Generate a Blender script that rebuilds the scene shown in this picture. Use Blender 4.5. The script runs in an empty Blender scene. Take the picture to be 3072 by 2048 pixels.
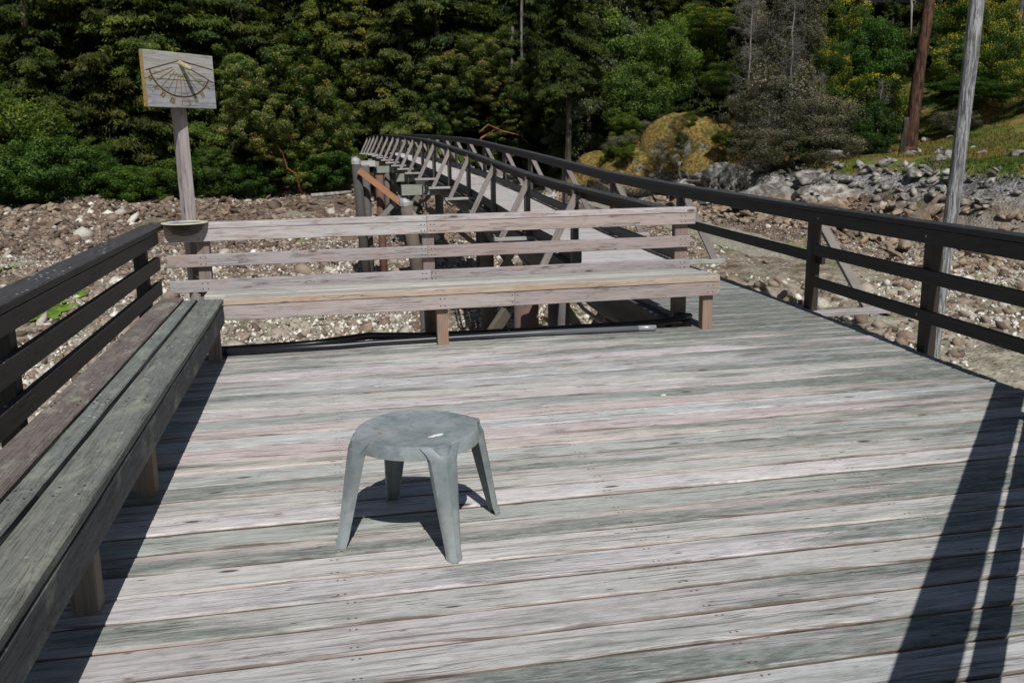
import bpy, math, random
import numpy as np
from mathutils import Vector, Matrix
random.seed(7); rng = np.random.default_rng(7)
R = math.radians
sc = bpy.context.scene
COL = sc.collection

# ------------------------------------------------------------------ camera
cam = bpy.data.objects.new('camera', bpy.data.cameras.new('camera'))
COL.objects.link(cam)
yaw, pitch, roll = 0.1933, -0.2166, -0.0172
fwd = Vector((math.sin(yaw)*math.cos(pitch), math.cos(yaw)*math.cos(pitch), math.sin(pitch)))
rt = Vector((math.cos(yaw), -math.sin(yaw), 0)); up = rt.cross(fwd)
r2 = rt*math.cos(roll)+up*math.sin(roll); u2 = -rt*math.sin(roll)+up*math.cos(roll)
m = Matrix((r2, u2, -fwd)).transposed().to_4x4(); m.translation = (0, 0, 1.6)
cam.matrix_world = m
cam.data.lens = 32.08; cam.data.sensor_width = 36; cam.data.clip_start = .05; cam.data.clip_end = 3000
cam.data.dof.use_dof = True; cam.data.dof.focus_distance = 4.6; cam.data.dof.aperture_fstop = 9
sc.camera = cam

# ------------------------------------------------------------------ light
SUN = Vector((0.034, -0.84, 1.0)).normalized()
w = bpy.data.worlds.new('World'); sc.world = w; w.use_nodes = True
nt = w.node_tree; bg = nt.nodes['Background']
sky = nt.nodes.new('ShaderNodeTexSky'); sky.sky_type = 'NISHITA'; sky.sun_disc = False
sky.sun_elevation = math.asin(SUN.z); sky.sun_rotation = math.atan2(SUN.x, SUN.y)
nt.links.new(sky.outputs[0], bg.inputs[0]); bg.inputs[1].default_value = .05
sl = bpy.data.lights.new('sun', 'SUN'); sl.energy = 5.0; sl.angle = R(.5); sl.color = (1, .968, .935)
so = bpy.data.objects.new('sun', sl); COL.objects.link(so)
so.rotation_euler = SUN.to_track_quat('Z', 'Y').to_euler()
sc.view_settings.view_transform = 'Standard'; sc.view_settings.look = 'None'
sc.view_settings.exposure = -0.32; sc.view_settings.gamma = 1
sc.view_settings.use_curve_mapping = False
sc.render.engine = 'CYCLES'
sc.cycles.max_bounces = 6; sc.cycles.diffuse_bounces = 3; sc.cycles.transmission_bounces = 3

# ------------------------------------------------------------------ node helper
class NT:
    def __init__(s, name):
        s.m = bpy.data.materials.new(name); s.m.use_nodes = True; s.t = s.m.node_tree
        s.bsdf = s.t.nodes['Principled BSDF']; s.out = s.t.nodes['Material Output']
    def n(s, typ, ins=None, **kw):
        nd = s.t.nodes.new('ShaderNode'+typ)
        for k, v in kw.items(): setattr(nd, k, v)
        for k, v in (ins or {}).items(): s.set(nd.inputs[k], v)
        return nd
    def set(s, sock, v):
        if isinstance(v, bpy.types.NodeSocket): s.t.links.new(v, sock)
        elif isinstance(v, bpy.types.Node): s.t.links.new(v.outputs[0], sock)
        else:
            if sock.type == 'RGBA' and len(v) == 3: v = (*v, 1)
            sock.default_value = v
    def math(s, op, a, b=0., c=0., clamp=False):
        nd = s.n('Math', {0: a, 1: b, 2: c}, operation=op); nd.use_clamp = clamp; return nd.outputs[0]
    def vm(s, op, a, b=None):
        nd = s.n('VectorMath', {0: a}, operation=op)
        if b is not None: s.set(nd.inputs[1], b)
        return nd.outputs[0]
    def noise(s, vec, scale=1., detail=3., rough=.55, dist=0.):
        return s.n('TexNoise', {'Vector': vec, 'Scale': scale, 'Detail': detail, 'Roughness': rough, 'Distortion': dist}).outputs['Fac']
    def vor(s, vec, scale=1., feature='F1', rnd=1.):
        return s.n('TexVoronoi', {'Vector': vec, 'Scale': scale, 'Randomness': rnd}, feature=feature)
    def ss(s, x, lo, hi, a=0., b=1.):
        nd = s.n('MapRange', {'Value': x, 'From Min': lo, 'From Max': hi, 'To Min': a, 'To Max': b}, interpolation_type='SMOOTHSTEP'); return nd.outputs[0]
    def mix(s, f, a, b, mode='MIX'):
        nd = s.t.nodes.new('ShaderNodeMix'); nd.data_type = 'RGBA'; nd.blend_type = mode
        s.set(nd.inputs[0], f); s.set(nd.inputs[6], a); s.set(nd.inputs[7], b); return nd.outputs[2]
    def bump(s, h, strength=.5, dist=.01):
        nd = s.n('Bump', {'Height': h, 'Strength': strength, 'Distance': dist}); s.set(s.bsdf.inputs['Normal'], nd.outputs[0]); return nd
    def base(s, c, rough=.8, spec=.3):
        s.set(s.bsdf.inputs['Base Color'], c); s.set(s.bsdf.inputs['Roughness'], rough); s.bsdf.inputs['Specular IOR Level'].default_value = spec

def wood(name, green=.0, knots=1., dark=.0, side=(.20, .13, .085), rough=.82, spec=.25, nails=False, fleck=0., grain=1., patch=0., orange=0., cracks=1., stain=.4):
    """weathered timber; the tint comes from each board's own object colour; long axis = local X"""
    t = NT(name)
    oi = t.n('ObjectInfo'); tc = t.n('TexCoord').outputs['Object']; geo = t.n('NewGeometry')
    off = t.n('CombineXYZ', {0: t.math('MULTIPLY', oi.outputs['Random'], 37.), 1: t.math('MULTIPLY', oi.outputs['Random'], 91.), 2: t.math('MULTIPLY', oi.outputs['Random'], 53.)})
    v = t.vm('ADD', tc, off)
    warp = t.noise(t.vm('MULTIPLY', v, (2.2, 9., 9.)), 1., 2., .5)
    wv = t.vm('ADD', v, t.n('CombineXYZ', {0: 0., 1: t.math('MULTIPLY', t.math('SUBTRACT', warp, .5), .035), 2: t.math('MULTIPLY', t.math('SUBTRACT', warp, .5), .03)}))
    fine = t.noise(t.vm('MULTIPLY', wv, (4.5, 125., 125.)), 1., 4., .7)
    med = t.noise(t.vm('MULTIPLY', wv, (2.2, 46., 46.)), 1., 5., .7)
    big = t.noise(t.vm('MULTIPLY', v, (.9, 6., 6.)), 1., 3., .55)
    blot = t.noise(t.vm('MULTIPLY', v, (5., 16., 16.)), 1., 4., .6)
    c = oi.outputs['Color']
    c = t.mix(t.ss(big, .35, .72, 0, .38), c, t.mix(1., c, (1.25, 1.22, 1.2), 'MULTIPLY'))
    c = t.mix(t.ss(med, .50, .74, 0, .62*grain), c, t.mix(1., c, (.48, .45, .43), 'MULTIPLY'))
    c = t.mix(t.ss(med, .46, .28, 0, .35*grain), c, t.mix(1., c, (1.3, 1.28, 1.26), 'MULTIPLY'))
    c = t.mix(t.ss(fine, .50, .70, 0, .65*grain), c, t.mix(1., c, (.52, .48, .46), 'MULTIPLY'))
    c = t.mix(t.ss(fine, .46, .30, 0, .5*grain), c, t.mix(1., c, (1.22, 1.2, 1.2), 'MULTIPLY'))
    c = t.mix(t.ss(blot, .56, .72, 0, stain), c, t.mix(1., c, (.50, .475, .46), 'MULTIPLY'))
    if orange:
        og = t.noise(t.vm('MULTIPLY', v, (2.5, 10., 10.)), 1., 3., .6)
        c = t.mix(t.ss(og, .5, .72, 0, orange), c, (.33, .16, .075))
    if green:
        wp = geo.outputs['Position']
        g1 = t.noise(t.vm('MULTIPLY', v, (.8, 6.5, 6.5)), 1., 6., .68)
        g2 = t.noise(t.vm('MULTIPLY', v, (12., 50., 50.)), 1., 5., .7)
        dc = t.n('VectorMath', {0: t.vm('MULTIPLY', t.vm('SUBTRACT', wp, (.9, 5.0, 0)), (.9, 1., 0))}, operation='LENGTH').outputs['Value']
        gx = t.math('ADD', t.ss(t.n('SeparateXYZ', {0: wp}).outputs[0], .8, 4.2, 0., .075), t.math('ADD', t.ss(dc, .4, 2.8, -.07, .03), t.ss(t.math('FRACT', t.math('MULTIPLY', oi.outputs['Random'], 7.31)), 0., 1., -.085, .07)))  # algae thinned around mid-deck, which also paints in a brighter centre
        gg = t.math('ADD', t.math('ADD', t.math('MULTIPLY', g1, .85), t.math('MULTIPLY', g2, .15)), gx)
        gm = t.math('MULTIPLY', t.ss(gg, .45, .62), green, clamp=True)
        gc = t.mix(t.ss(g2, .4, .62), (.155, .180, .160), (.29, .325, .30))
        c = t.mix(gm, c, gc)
        dm = t.math('MULTIPLY', t.ss(dc, 1.2, 3.4), t.ss(t.noise(t.vm('MULTIPLY', v, (1.2, 14., 14.)), 1., 5., .7), .40, .62, .25, 1.))  # dirt growing outward from mid-deck, with lens corner darkening painted in
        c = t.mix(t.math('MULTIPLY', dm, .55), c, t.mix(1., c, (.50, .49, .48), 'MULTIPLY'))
        # brighter worn streaks survive inside the algae
        c = t.mix(t.ss(t.noise(t.vm('MULTIPLY', v, (3.5, 55., 55.)), 1., 5., .75), .54, .66, 0, .6), c, oi.outputs['Color'])
    if patch:
        pz = t.noise(t.vm('MULTIPLY', v, (1., 2., 2.)), 3.2, 6., .7)
        c = t.mix(t.ss(pz, .5, .66, 0, patch), c, (.30, .31, .255))
        c = t.mix(t.ss(t.noise(v, 23., 5., .7), .5, .68, 0, .5), c, t.mix(1., c, (.5, .52, .52), 'MULTIPLY'))
    if knots:
        kv = t.vor(t.vm('MULTIPLY', wv, (2.1, 7., 7.)), 1.)
        kd = kv.outputs['Distance']; sel = t.n('SeparateXYZ', {0: kv.outputs['Color']}).outputs[0]
        kk = t.math('MULTIPLY', t.ss(t.math('ADD', kd, t.math('MULTIPLY', fine, .09)), .15, .09), t.math('GREATER_THAN', sel, .30))
        c = t.mix(t.math('MULTIPLY', kk, min(1., .92*knots)), c, (.045, .033, .028))
        kr = t.math('MULTIPLY', t.ss(kd, .30, .14), t.math('GREATER_THAN', sel, .38))
        rings = t.math('SINE', t.math('MULTIPLY', kd, 90.))
        c = t.mix(t.math('MULTIPLY', t.math('MULTIPLY', kr, t.ss(rings, -.2, .9)), .28*knots), c, (.12, .10, .09))
    # checks (drying cracks) along the grain
    ck = t.noise(t.vm('MULTIPLY', wv, (1.1, 75., 75.)), 1., 1., .4)
    crack = t.ss(t.math('ABSOLUTE', t.math('SUBTRACT', ck, .5)), .016, .004)
    cmask = t.ss(t.noise(t.vm('MULTIPLY', v, (1.5, 9., 9.)), 1., 2., .5), .52, .62)
    cr = t.math('MULTIPLY', crack, cmask)
    c = t.mix(t.math('MULTIPLY', cr, .75*cracks), c, (.03, .024, .02))
    if nails:
        sm_ = t.noise(t.vm('MULTIPLY', wv, (.16, 24., 24.)), 1., 2., .5)
        sl_ = t.math('MULTIPLY', t.ss(t.math('ABSOLUTE', t.math('SUBTRACT', sm_, .5)), .020, .005), t.ss(t.noise(t.vm('MULTIPLY', v, (.8, 5., 5.)), 1., 3., .6), .42, .56))
        c = t.mix(t.math('MULTIPLY', sl_, .6), c, (.10, .075, .06))
        px = t.n('SeparateXYZ', {0: geo.outputs['Position']}); lo = t.n('SeparateXYZ', {0: tc})
        jit_ = t.math('MULTIPLY', t.math('SUBTRACT', t.noise(t.vm('MULTIPLY', v, (.8, 0., 0.)), 3.1, 1.), .5), .16)
        jx = t.math('SUBTRACT', t.math('PINGPONG', t.math('ADD', t.math('ADD', px.outputs[0], jit_), t.math('MULTIPLY', oi.outputs['Random'], .05)), .61), .012)
        ly = t.math('SUBTRACT', t.math('ABSOLUTE', t.math('ADD', lo.outputs[1], t.math('MULTIPLY', jit_, .22))), .056)
        d = t.math('SQRT', t.math('ADD', t.math('MULTIPLY', jx, jx), t.math('MULTIPLY', ly, ly)))
        c = t.mix(t.ss(d, .0070, .003, 0, .75), c, (.07, .035, .026))
        ea = t.math('ADD', t.math('ABSOLUTE', lo.outputs[1]), t.math('MULTIPLY', t.math('SUBTRACT', blot, .5), .022))
        em = t.ss(t.noise(t.vm('MULTIPLY', v, (1.3, 4., 4.)), 1., 4., .6), .36, .60, .25, .9)
        c = t.mix(t.math('MULTIPLY', t.ss(ea, .0770, .0850), em), c, t.mix(t.ss(t.noise(t.vm('MULTIPLY', v, (.7, 2., 2.)), 1., 2., .5), .42, .58), (.40, .315, .265), (.13, .10, .085)))
        sp1 = t.vor(t.vm('MULTIPLY', v, (5.5, 19., 19.)), 1.); s1 = t.n('SeparateXYZ', {0: sp1.outputs['Color']}).outputs[1]
        c = t.mix(t.math('MULTIPLY', t.math('MULTIPLY', t.ss(t.math('ADD', sp1.outputs['Distance'], t.math('MULTIPLY', fine, .12)), .21, .09), t.math('GREATER_THAN', s1, .55)), .8), c, (.07, .055, .045))
        c = t.mix(t.ss(t.noise(t.vm('MULTIPLY', v, (11., 60., 60.)), 1., 6., .75), .46, .64, 0, .52), c, t.mix(1., c, (.55, .54, .53), 'MULTIPLY'))
        c = t.mix(t.math('MULTIPLY', t.ss(t.math('ABSOLUTE', ly), .02, .0), t.ss(t.math('ABSOLUTE', jx), .07, .0, 0, .16)), c, (.12, .07, .05))
    if fleck:
        fv = t.vor(t.vm('MULTIPLY', v, (1., 1., 1.)), 34.)
        sel = t.n('SeparateXYZ', {0: fv.outputs['Color']})
        clump = t.ss(t.noise(v, 2.1, 4., .65), .47, .60)
        fm = t.math('MULTIPLY', t.math('MULTIPLY', t.math('GREATER_THAN', sel.outputs[0], .62), clump), t.ss(fv.outputs['Distance'], .33, .18))
        nz = t.n('SeparateXYZ', {0: geo.outputs['Normal']}).outputs[2]
        fm = t.math('MULTIPLY', fm, t.ss(nz, .6, .9))
        c = t.mix(t.math('MULTIPLY', fm, fleck), c, (.62, .62, .58))  # bird droppings; on the dark rails the flecks also paint in glints
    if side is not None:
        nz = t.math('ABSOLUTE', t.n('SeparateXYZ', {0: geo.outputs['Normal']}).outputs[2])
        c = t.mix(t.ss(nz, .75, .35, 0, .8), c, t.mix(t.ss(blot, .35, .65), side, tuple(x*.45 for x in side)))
    t.base(c, rough, spec)
    h = t.math('ADD', t.math('MULTIPLY', fine, .35), t.math('ADD', t.math('MULTIPLY', med, .55), t.math('MULTIPLY', cr, -1.2)))
    t.bump(h, .75, .004)
    return t.m

M = {}
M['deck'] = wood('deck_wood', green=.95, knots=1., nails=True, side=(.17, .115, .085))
M['bench_far'] = wood('bench_wood', green=0., knots=.9, orange=.30, side=None, stain=.75, grain=1.2)
M['seat_far'] = wood('bench_seat_wood', green=.45, knots=.6, side=None)
M['seat_left'] = wood('green_seat_wood', green=.0, knots=.5, patch=.7, fleck=.5, side=None, grain=1.5, cracks=.45)
M['dark'] = wood('dark_stained_wood', green=0, knots=.3, side=None, fleck=.9, rough=.6, spec=.4, grain=1.5, stain=.6)
M['post'] = wood('post_wood', knots=.4, orange=.5, side=None)
M['grey'] = wood('grey_timber', knots=.5, side=None)
M['bdeck'] = wood('bridge_deck_wood', knots=.2, green=.0, side=(.2, .15, .12))
M['orange'] = wood('new_orange_timber', knots=.3, side=None, grain=.4)
def plain(name, col, rough=.6, spec=.4, metal=0., bumpsc=0., var=.0, vs=8.):
    t = NT(name); c = col
    tc = t.n('TexCoord').outputs['Object']
    if var:
        nz = t.noise(tc, vs, 5., .6)
        c = t.mix(t.ss(nz, .35, .7), tuple(x*(1-var) for x in col), tuple(min(1, x*(1+var)) for x in col))
    t.base(c, rough, spec); t.bsdf.inputs['Metallic'].default_value = metal
    if bumpsc: t.bump(t.noise(tc, bumpsc, 4.), .4, .01)
    return t.m

# ------------------------------------------------------------------ mesh helpers
def mesh_np(name, V, F, mat=None, smooth=False, tint=None):
    """V (n,3), F (m,k) -> mesh"""
    V = np.asarray(V, dtype=np.float32); F = np.asarray(F, dtype=np.int32)
    me = bpy.data.meshes.new(name); k = F.shape[1]
    me.vertices.add(len(V)); me.vertices.foreach_set('co', V.ravel())
    me.loops.add(F.size); me.loops.foreach_set('vertex_index', F.ravel())
    me.polygons.add(len(F)); me.polygons.foreach_set('loop_start', np.arange(0, F.size, k, dtype=np.int32))
    me.polygons.foreach_set('loop_total', np.full(len(F), k, dtype=np.int32))
    if smooth: me.polygons.foreach_set('use_smooth', np.ones(len(F), dtype=bool))
    if tint is not None:
        a = me.attributes.new('tint', 'FLOAT', 'POINT'); a.data.foreach_set('value', np.asarray(tint, dtype=np.float32))
    me.update(calc_edges=True)
    if mat: me.materials.append(mat)
    return me
def link(name, me, parent=None, loc=(0, 0, 0), rot=(0, 0, 0), scale=(1, 1, 1), color=None):
    o = bpy.data.objects.new(name, me); COL.objects.link(o)
    o.location = loc; o.rotation_euler = rot; o.scale = scale
    if parent: o.parent = parent
    if color is not None: o.color = (*color, 1)
    return o
def tag(o, label, cat, group=None):
    o['label'] = label; o['category'] = cat
    if group: o['group'] = group
    return o
def thing(name, label, cat, loc=(0, 0, 0), rotz=0., group=None):
    o = bpy.data.objects.new(name, None); COL.objects.link(o); o.location = loc; o.rotation_euler = (0, 0, rotz)
    o.empty_display_size = .1
    return tag(o, label, cat, group)
def structure(o): o['kind'] = 'structure'; return o
def stuff(o): o['kind'] = 'stuff'; return o

def bar_mesh(name, L, W, T, mat, ch=.004, seg=1, wob=0., taper=1.):
    """chamfered bar, long axis X, centred; W along Y, T along Z"""
    cs = [(-1, -1, 1, 0), (1, -1, -1, 0), (1, -1, 0, 1), (1, 1, 0, -1), (1, 1, -1, 0), (-1, 1, 1, 0), (-1, 1, 0, -1), (-1, -1, 0, 1)]
    V = []; F = []
    for i in range(seg+1):
        x = -L/2+L*i/seg; k = 1+(taper-1)*i/seg
        for (sy, sz, cy, cz) in cs:
            y = sy*W/2+cy*ch; z = sz*T/2+cz*ch
            if wob: y += random.uniform(-wob, wob); z += random.uniform(-wob, wob)*.6
            V.append((x, y*k, z*k))
    for i in range(seg):
        for j in range(8):
            a = i*8+j; b = i*8+(j+1) % 8; F.append((a, a+8, b+8, b))
    me = bpy.data.meshes.new(name)
    me.from_pydata(V, [], F+[tuple(range(8)), tuple(range(seg*8+7, seg*8-1, -1))])
    me.materials.append(mat); me.update(); return me
_bars = {}
def beam(name, p0, p1, w, h, parent, mat, color=(.3, .28, .27), upv=(0, 0, 1), seg=1, wob=0., ch=.004, share=False, taper=1., ext=0.):
    """timber from p0 to p1 (world), cross-section w (sideways) x h (along up)"""
    p0 = Vector(p0); p1 = Vector(p1); d = p1-p0; L = d.length+ext*2; x = d.normalized(); upv = Vector(upv)
    y = upv.cross(x).normalized(); z = x.cross(y)
    key = (name, round(L, 2), w, h, mat.name, ch)
    if share and key in _bars: me = _bars[key]
    else:
        me = bar_mesh(name, L, w, h, mat, ch, seg, wob, taper)
        if share: _bars[key] = me
    o = bpy.data.objects.new(name, me); COL.objects.link(o)
    mw = Matrix((x, y, z)).transposed().to_4x4(); mw.translation = (p0+p1)/2
    if parent is not None:
        o.parent = parent
        pm = Matrix.Translation(parent.location) @ parent.rotation_euler.to_matrix().to_4x4()
        o.matrix_basis = pm.inverted() @ mw
    else: o.matrix_basis = mw
    o.color = (*color, 1); return o
def jit(c, a=.12):
    k = 1+random.uniform(-a, a); return tuple(max(0, x*k*(1+random.uniform(-.03, .03))) for x in c)
def tube_np(pts, rad, n=8, cap=True):
    pts = [Vector(p) for p in pts]; V = []; F = []
    if not hasattr(rad, '__len__'): rad = [rad]*len(pts)
    ref = Vector((0, 0, 1)) if abs((pts[-1]-pts[0]).normalized().z) < .9 else Vector((1, 0, 0))
    for i, p in enumerate(pts):
        t = (pts[min(i+1, len(pts)-1)]-pts[max(i-1, 0)]).normalized()
        a = t.cross(ref).normalized(); b = t.cross(a)
        for j in range(n):
            an = 2*math.pi*j/n; V.append(p+(a*math.cos(an)+b*math.sin(an))*rad[i])
    for i in range(len(pts)-1):
        for j in range(n):
            F.append((i*n+j, i*n+(j+1) % n, (i+1)*n+(j+1) % n, (i+1)*n+j))
    if cap: F.append(tuple(range(n-1, -1, -1))); F.append(tuple((len(pts)-1)*n+j for j in range(n)))
    return V, F
def pyobj(name, V, F, mat, parent=None, smooth=True, color=None, loc=(0, 0, 0)):
    me = bpy.data.meshes.new(name); me.from_pydata([tuple(v) for v in V], [], F); me.update()
    if smooth:
        for p in me.polygons: p.use_smooth = True
    me.materials.append(mat); return link(name, me, parent, loc=loc, color=color)
def lathe(prof, n=32):
    V = []; F = []
    for r, z in prof:
        for j in range(n):
            a = 2*math.pi*j/n; V.append((r*math.cos(a), r*math.sin(a), z))
    for i in range(len(prof)-1):
        for j in range(n): F.append((i*n+j, i*n+(j+1) % n, (i+1)*n+(j+1) % n, (i+1)*n+j))
    return V, F

# ------------------------------------------------------------------ noise (numpy)
_perm = rng.permutation(512)
def vnoise(x, y, s=0):
    xi = np.floor(x).astype(int); yi = np.floor(y).astype(int); fx = x-xi; fy = y-yi
    fx = fx*fx*(3-2*fx); fy = fy*fy*(3-2*fy)
    h = lambda a, b: _perm[(_perm[(a+s*17) & 511]+b) & 511]/511.
    return (h(xi, yi)*(1-fx)+h(xi+1, yi)*fx)*(1-fy)+(h(xi, yi+1)*(1-fx)+h(xi+1, yi+1)*fx)*fy
def fbm(x, y, o=4, s=0):
    r = 0; a = .5; t = 0
    for i in range(o): r = r+a*vnoise(x*2**i, y*2**i, s+i); t += a; a *= .5
    return r/t

# ------------------------------------------------------------------ ground
BANK = [(-300, 60, -1.0), (-60, 58, -1.0), (-25, 57, -.95), (-6, 57, -.8), (0, 57.5, .1), (8, 60.5, .7), (14, 60, .5), (17.6, 52, .35), (18.6, 42, .3), (20, 34, .3), (21.5, 26, .3), (24, 15, .3), (34, -4, .3), (70, -60, .3)]
BP = np.array([(a, b) for a, b, c in BANK], float); BH = np.array([c for a, b, c in BANK])
def bank(x, y):
    """signed distance inland of the bank line, and bank-top height"""
    x = np.asarray(x, float); y = np.asarray(y, float); best = np.full(x.shape, 1e9); sg = np.ones(x.shape); hh = np.zeros(x.shape)
    for i in range(len(BP)-1):
        a, b = BP[i], BP[i+1]; d = b-a; L2 = d@d
        t = np.clip(((x-a[0])*d[0]+(y-a[1])*d[1])/L2, 0, 1)
        dx = x-(a[0]+t*d[0]); dy = y-(a[1]+t*d[1]); dd = np.hypot(dx, dy)
        cr = d[0]*dy-d[1]*dx; mk = dd < best-1e-9
        best = np.where(mk, dd, best); sg = np.where(mk, np.sign(cr), sg); hh = np.where(mk, BH[i]*(1-t)+BH[i+1]*t, hh)
    return best*sg, hh
RAMP = [(10.5, 61.5), (12.6, 57.5), (14.3, 51.5), (14.8, 44), (14.8, 25.5)]
def rampdist(x, y):
    best = np.full(np.shape(x), 1e9)
    for (a, b), (c, d) in zip(RAMP, RAMP[1:]):
        L2 = (c-a)**2+(d-b)**2; t = np.clip(((x-a)*(c-a)+(y-b)*(d-b))/L2, 0, 1)
        best = np.minimum(best, np.hypot(x-(a+t*(c-a)), y-(b+t*(d-b))))
    return best
def ground_z(x, y, detail=True):
    x = np.asarray(x, float); y = np.asarray(y, float)
    d, bt = bank(x, y)
    r = np.hypot(x, y)
    beach = -2.75+np.clip((np.minimum(r, 60)-15)*.034, -2.5, 2)
    lowr = np.clip((x-8)/10, 0, 1)          # the beach lies lower at the foot of the right bank
    beach = beach-.28*lowr*np.clip((r-25)/20, 0, 1)
    inl = bt+np.clip(d-3, 0, 8)*.06+np.clip(d-11, 0, 34)*.34+np.clip(d-45, 0, 200)*.16
    s = np.clip((d+1.0)/4.2, 0, 1); s = s*s*(3-2*s)
    z = beach*(1-s)+np.maximum(inl, beach)*s
    if detail:
        rd = rampdist(x, y); q = np.clip((rd-1.0)/.8, 0, 1)
        n1 = fbm(x*.16+3, y*.16, 4, 1)-.5
        ca, sa = math.cos(.5), math.sin(.5); xr = (x*ca+y*sa); yr = (-x*sa+y*ca)
        led = np.abs(fbm(xr*.25, yr*.9, 4, 9)-.5)*2; led = np.floor((1-led)*5)/5*.6+(1-led)*.4   # stepped rock ledges
        n3 = fbm(x*2.1, y*2.1, 3, 5)-.5
        z = z+q*(n1*.9+(led-.6)*.42*np.clip(fbm(x*.07, y*.07, 2, 30)*2.6-.6, 0.15, 1)+n3*.16*(1+.0*d))
        z = z+np.where(d > 6, (fbm(x*.12, y*.12, 3, 12)-.5)*2.0*np.clip((d-6)/10, 0, 1), 0)
    return z
def axis(pts):
    o = []
    for a, b, s in pts: o += list(np.arange(a, b, s))
    return np.array(o+[pts[-1][1]])
gx = axis([(-400, -90, 15), (-90, -40, 2.5), (-40, -12, .45), (-12, 34, .22), (34, 60, .6), (60, 120, 3), (120, 400, 15)])
gy = axis([(-300, -30, 15), (-30, 6, 1.5), (6, 44, .24), (44, 72, .4), (72, 110, 1.5), (110, 400, 12)])
X, Y = np.meshgrid(gx, gy); Z = ground_z(X, Y)
nx, ny = len(gx), len(gy)
ii = np.arange(nx-1); jj = np.arange(ny-1); I, J = np.meshgrid(ii, jj); A = (J*nx+I).ravel()
F = np.stack([A, A+1, A+nx+1, A+nx], 1)
t = NT('shore_ground'); geo = t.n('NewGeometry'); P = geo.outputs['Position']; sp = t.n('SeparateXYZ', {0: P}); nzz = t.n('SeparateXYZ', {0: geo.outputs['Normal']}).outputs[2]
a1 = t.noise(P, .35, 5., .6); a2 = t.noise(P, 2.2, 5., .65); a3 = t.noise(P, 11., 4., .7); a4 = t.noise(P, .9, 3., .5)
rock = t.mix(t.ss(a2, .35, .65), (.075, .05, .036), (.225, .158, .118))
rock = t.mix(t.ss(a1, .50, .66, 0, .8), rock, t.mix(t.ss(a3, .4, .6), (.20, .18, .15), (.40, .37, .31)))
nr_ = t.ss(t.math('ADD', sp.outputs[1], t.math('MULTIPLY', a1, 12.)), 40., 24.)
rock = t.mix(t.math('MULTIPLY', nr_, t.ss(a4, .3, .6, .35, .9)), rock, t.mix(t.ss(a2, .35, .65), (.20, .185, .125), (.46, .43, .35)))
sv = t.vor(P, 7.5); sd = sv.outputs['Distance']; scol = t.n('SeparateXYZ', {0: sv.outputs['Color']})
sm = t.math('MULTIPLY', t.math('GREATER_THAN', scol.outputs[0], .42), t.ss(sd, .42, .26))
dens = t.ss(t.noise(P, .55, 4., .6), .40, .52)
near = t.ss(sp.outputs[2], -1.25, -1.9)
rock = t.mix(t.math('MULTIPLY', sm, t.math('MULTIPLY', dens, near)), rock, t.mix(scol.outputs[1], (.26, .23, .18), (.62, .60, .52)))
rock = t.mix(t.ss(a3, .56, .70, 0, .75), rock, (.05, .042, .036))
rock = t.mix(t.ss(t.noise(P, .8, 4., .7), .60, .68, 0, .6), rock, (.15, .16, .06))
gr = t.math('MULTIPLY', t.ss(t.noise(P, .42, 3., .6), .61, .66), t.ss(sp.outputs[2], -1.6, -2.3))
rock = t.mix(t.math('MULTIPLY', gr, t.ss(a3, .35, .5, .1, .8)), rock, (.13, .22, .028))
pale = t.mix(t.ss(a2, .35, .65), (.13, .125, .12), (.38, .375, .365))
pale = t.mix(t.ss(a3, .5, .6, 0, .8), pale, (.05, .045, .04))
rock = t.mix(t.ss(t.math('ADD', sp.outputs[2], t.math('MULTIPLY', a4, .8)), -.55, .0), rock, pale)
grass = t.mix(t.ss(a2, .35, .62), (.045, .085, .016), (.13, .17, .03))
grass = t.mix(t.ss(a4, .45, .60, 0, .85), grass, t.mix(t.ss(a3, .4, .6), (.16, .10, .03), (.27, .18, .06)))
grass = t.mix(t.ss(t.noise(P, .5, 4., .6), .56, .64), grass, (.12, .10, .055))
forest = t.mix(t.ss(a2, .3, .6), (.02, .018, .011), (.055, .045, .02))
isf = t.ss(t.math('ADD', sp.outputs[0], t.math('MULTIPLY', sp.outputs[1], -.2)), 4., 2.)
land = t.mix(isf, grass, forest)
hz = t.math('ADD', sp.outputs[2], t.math('MULTIPLY', t.math('SUBTRACT', a1, .5), 1.0))
fin = t.mix(t.ss(hz, -.05, .22), rock, land)
rockleft = t.ss(t.math('ADD', sp.outputs[1], t.math('MULTIPLY', sp.outputs[0], .02)), 57.5, 59.)
fin = t.mix(t.math('MULTIPLY', rockleft, isf), fin, forest)
t.base(fin, .9, .2); t.bump(t.math('ADD', a3, t.math('MULTIPLY', t.ss(sd, .5, .1), .8)), .8, .05)
M['ground'] = t.m
ground = structure(link('beach_ground', mesh_np('beach_ground', np.stack([X, Y, Z], 2).reshape(-1, 3), F, t.m, True)))
structure(ground)

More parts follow.
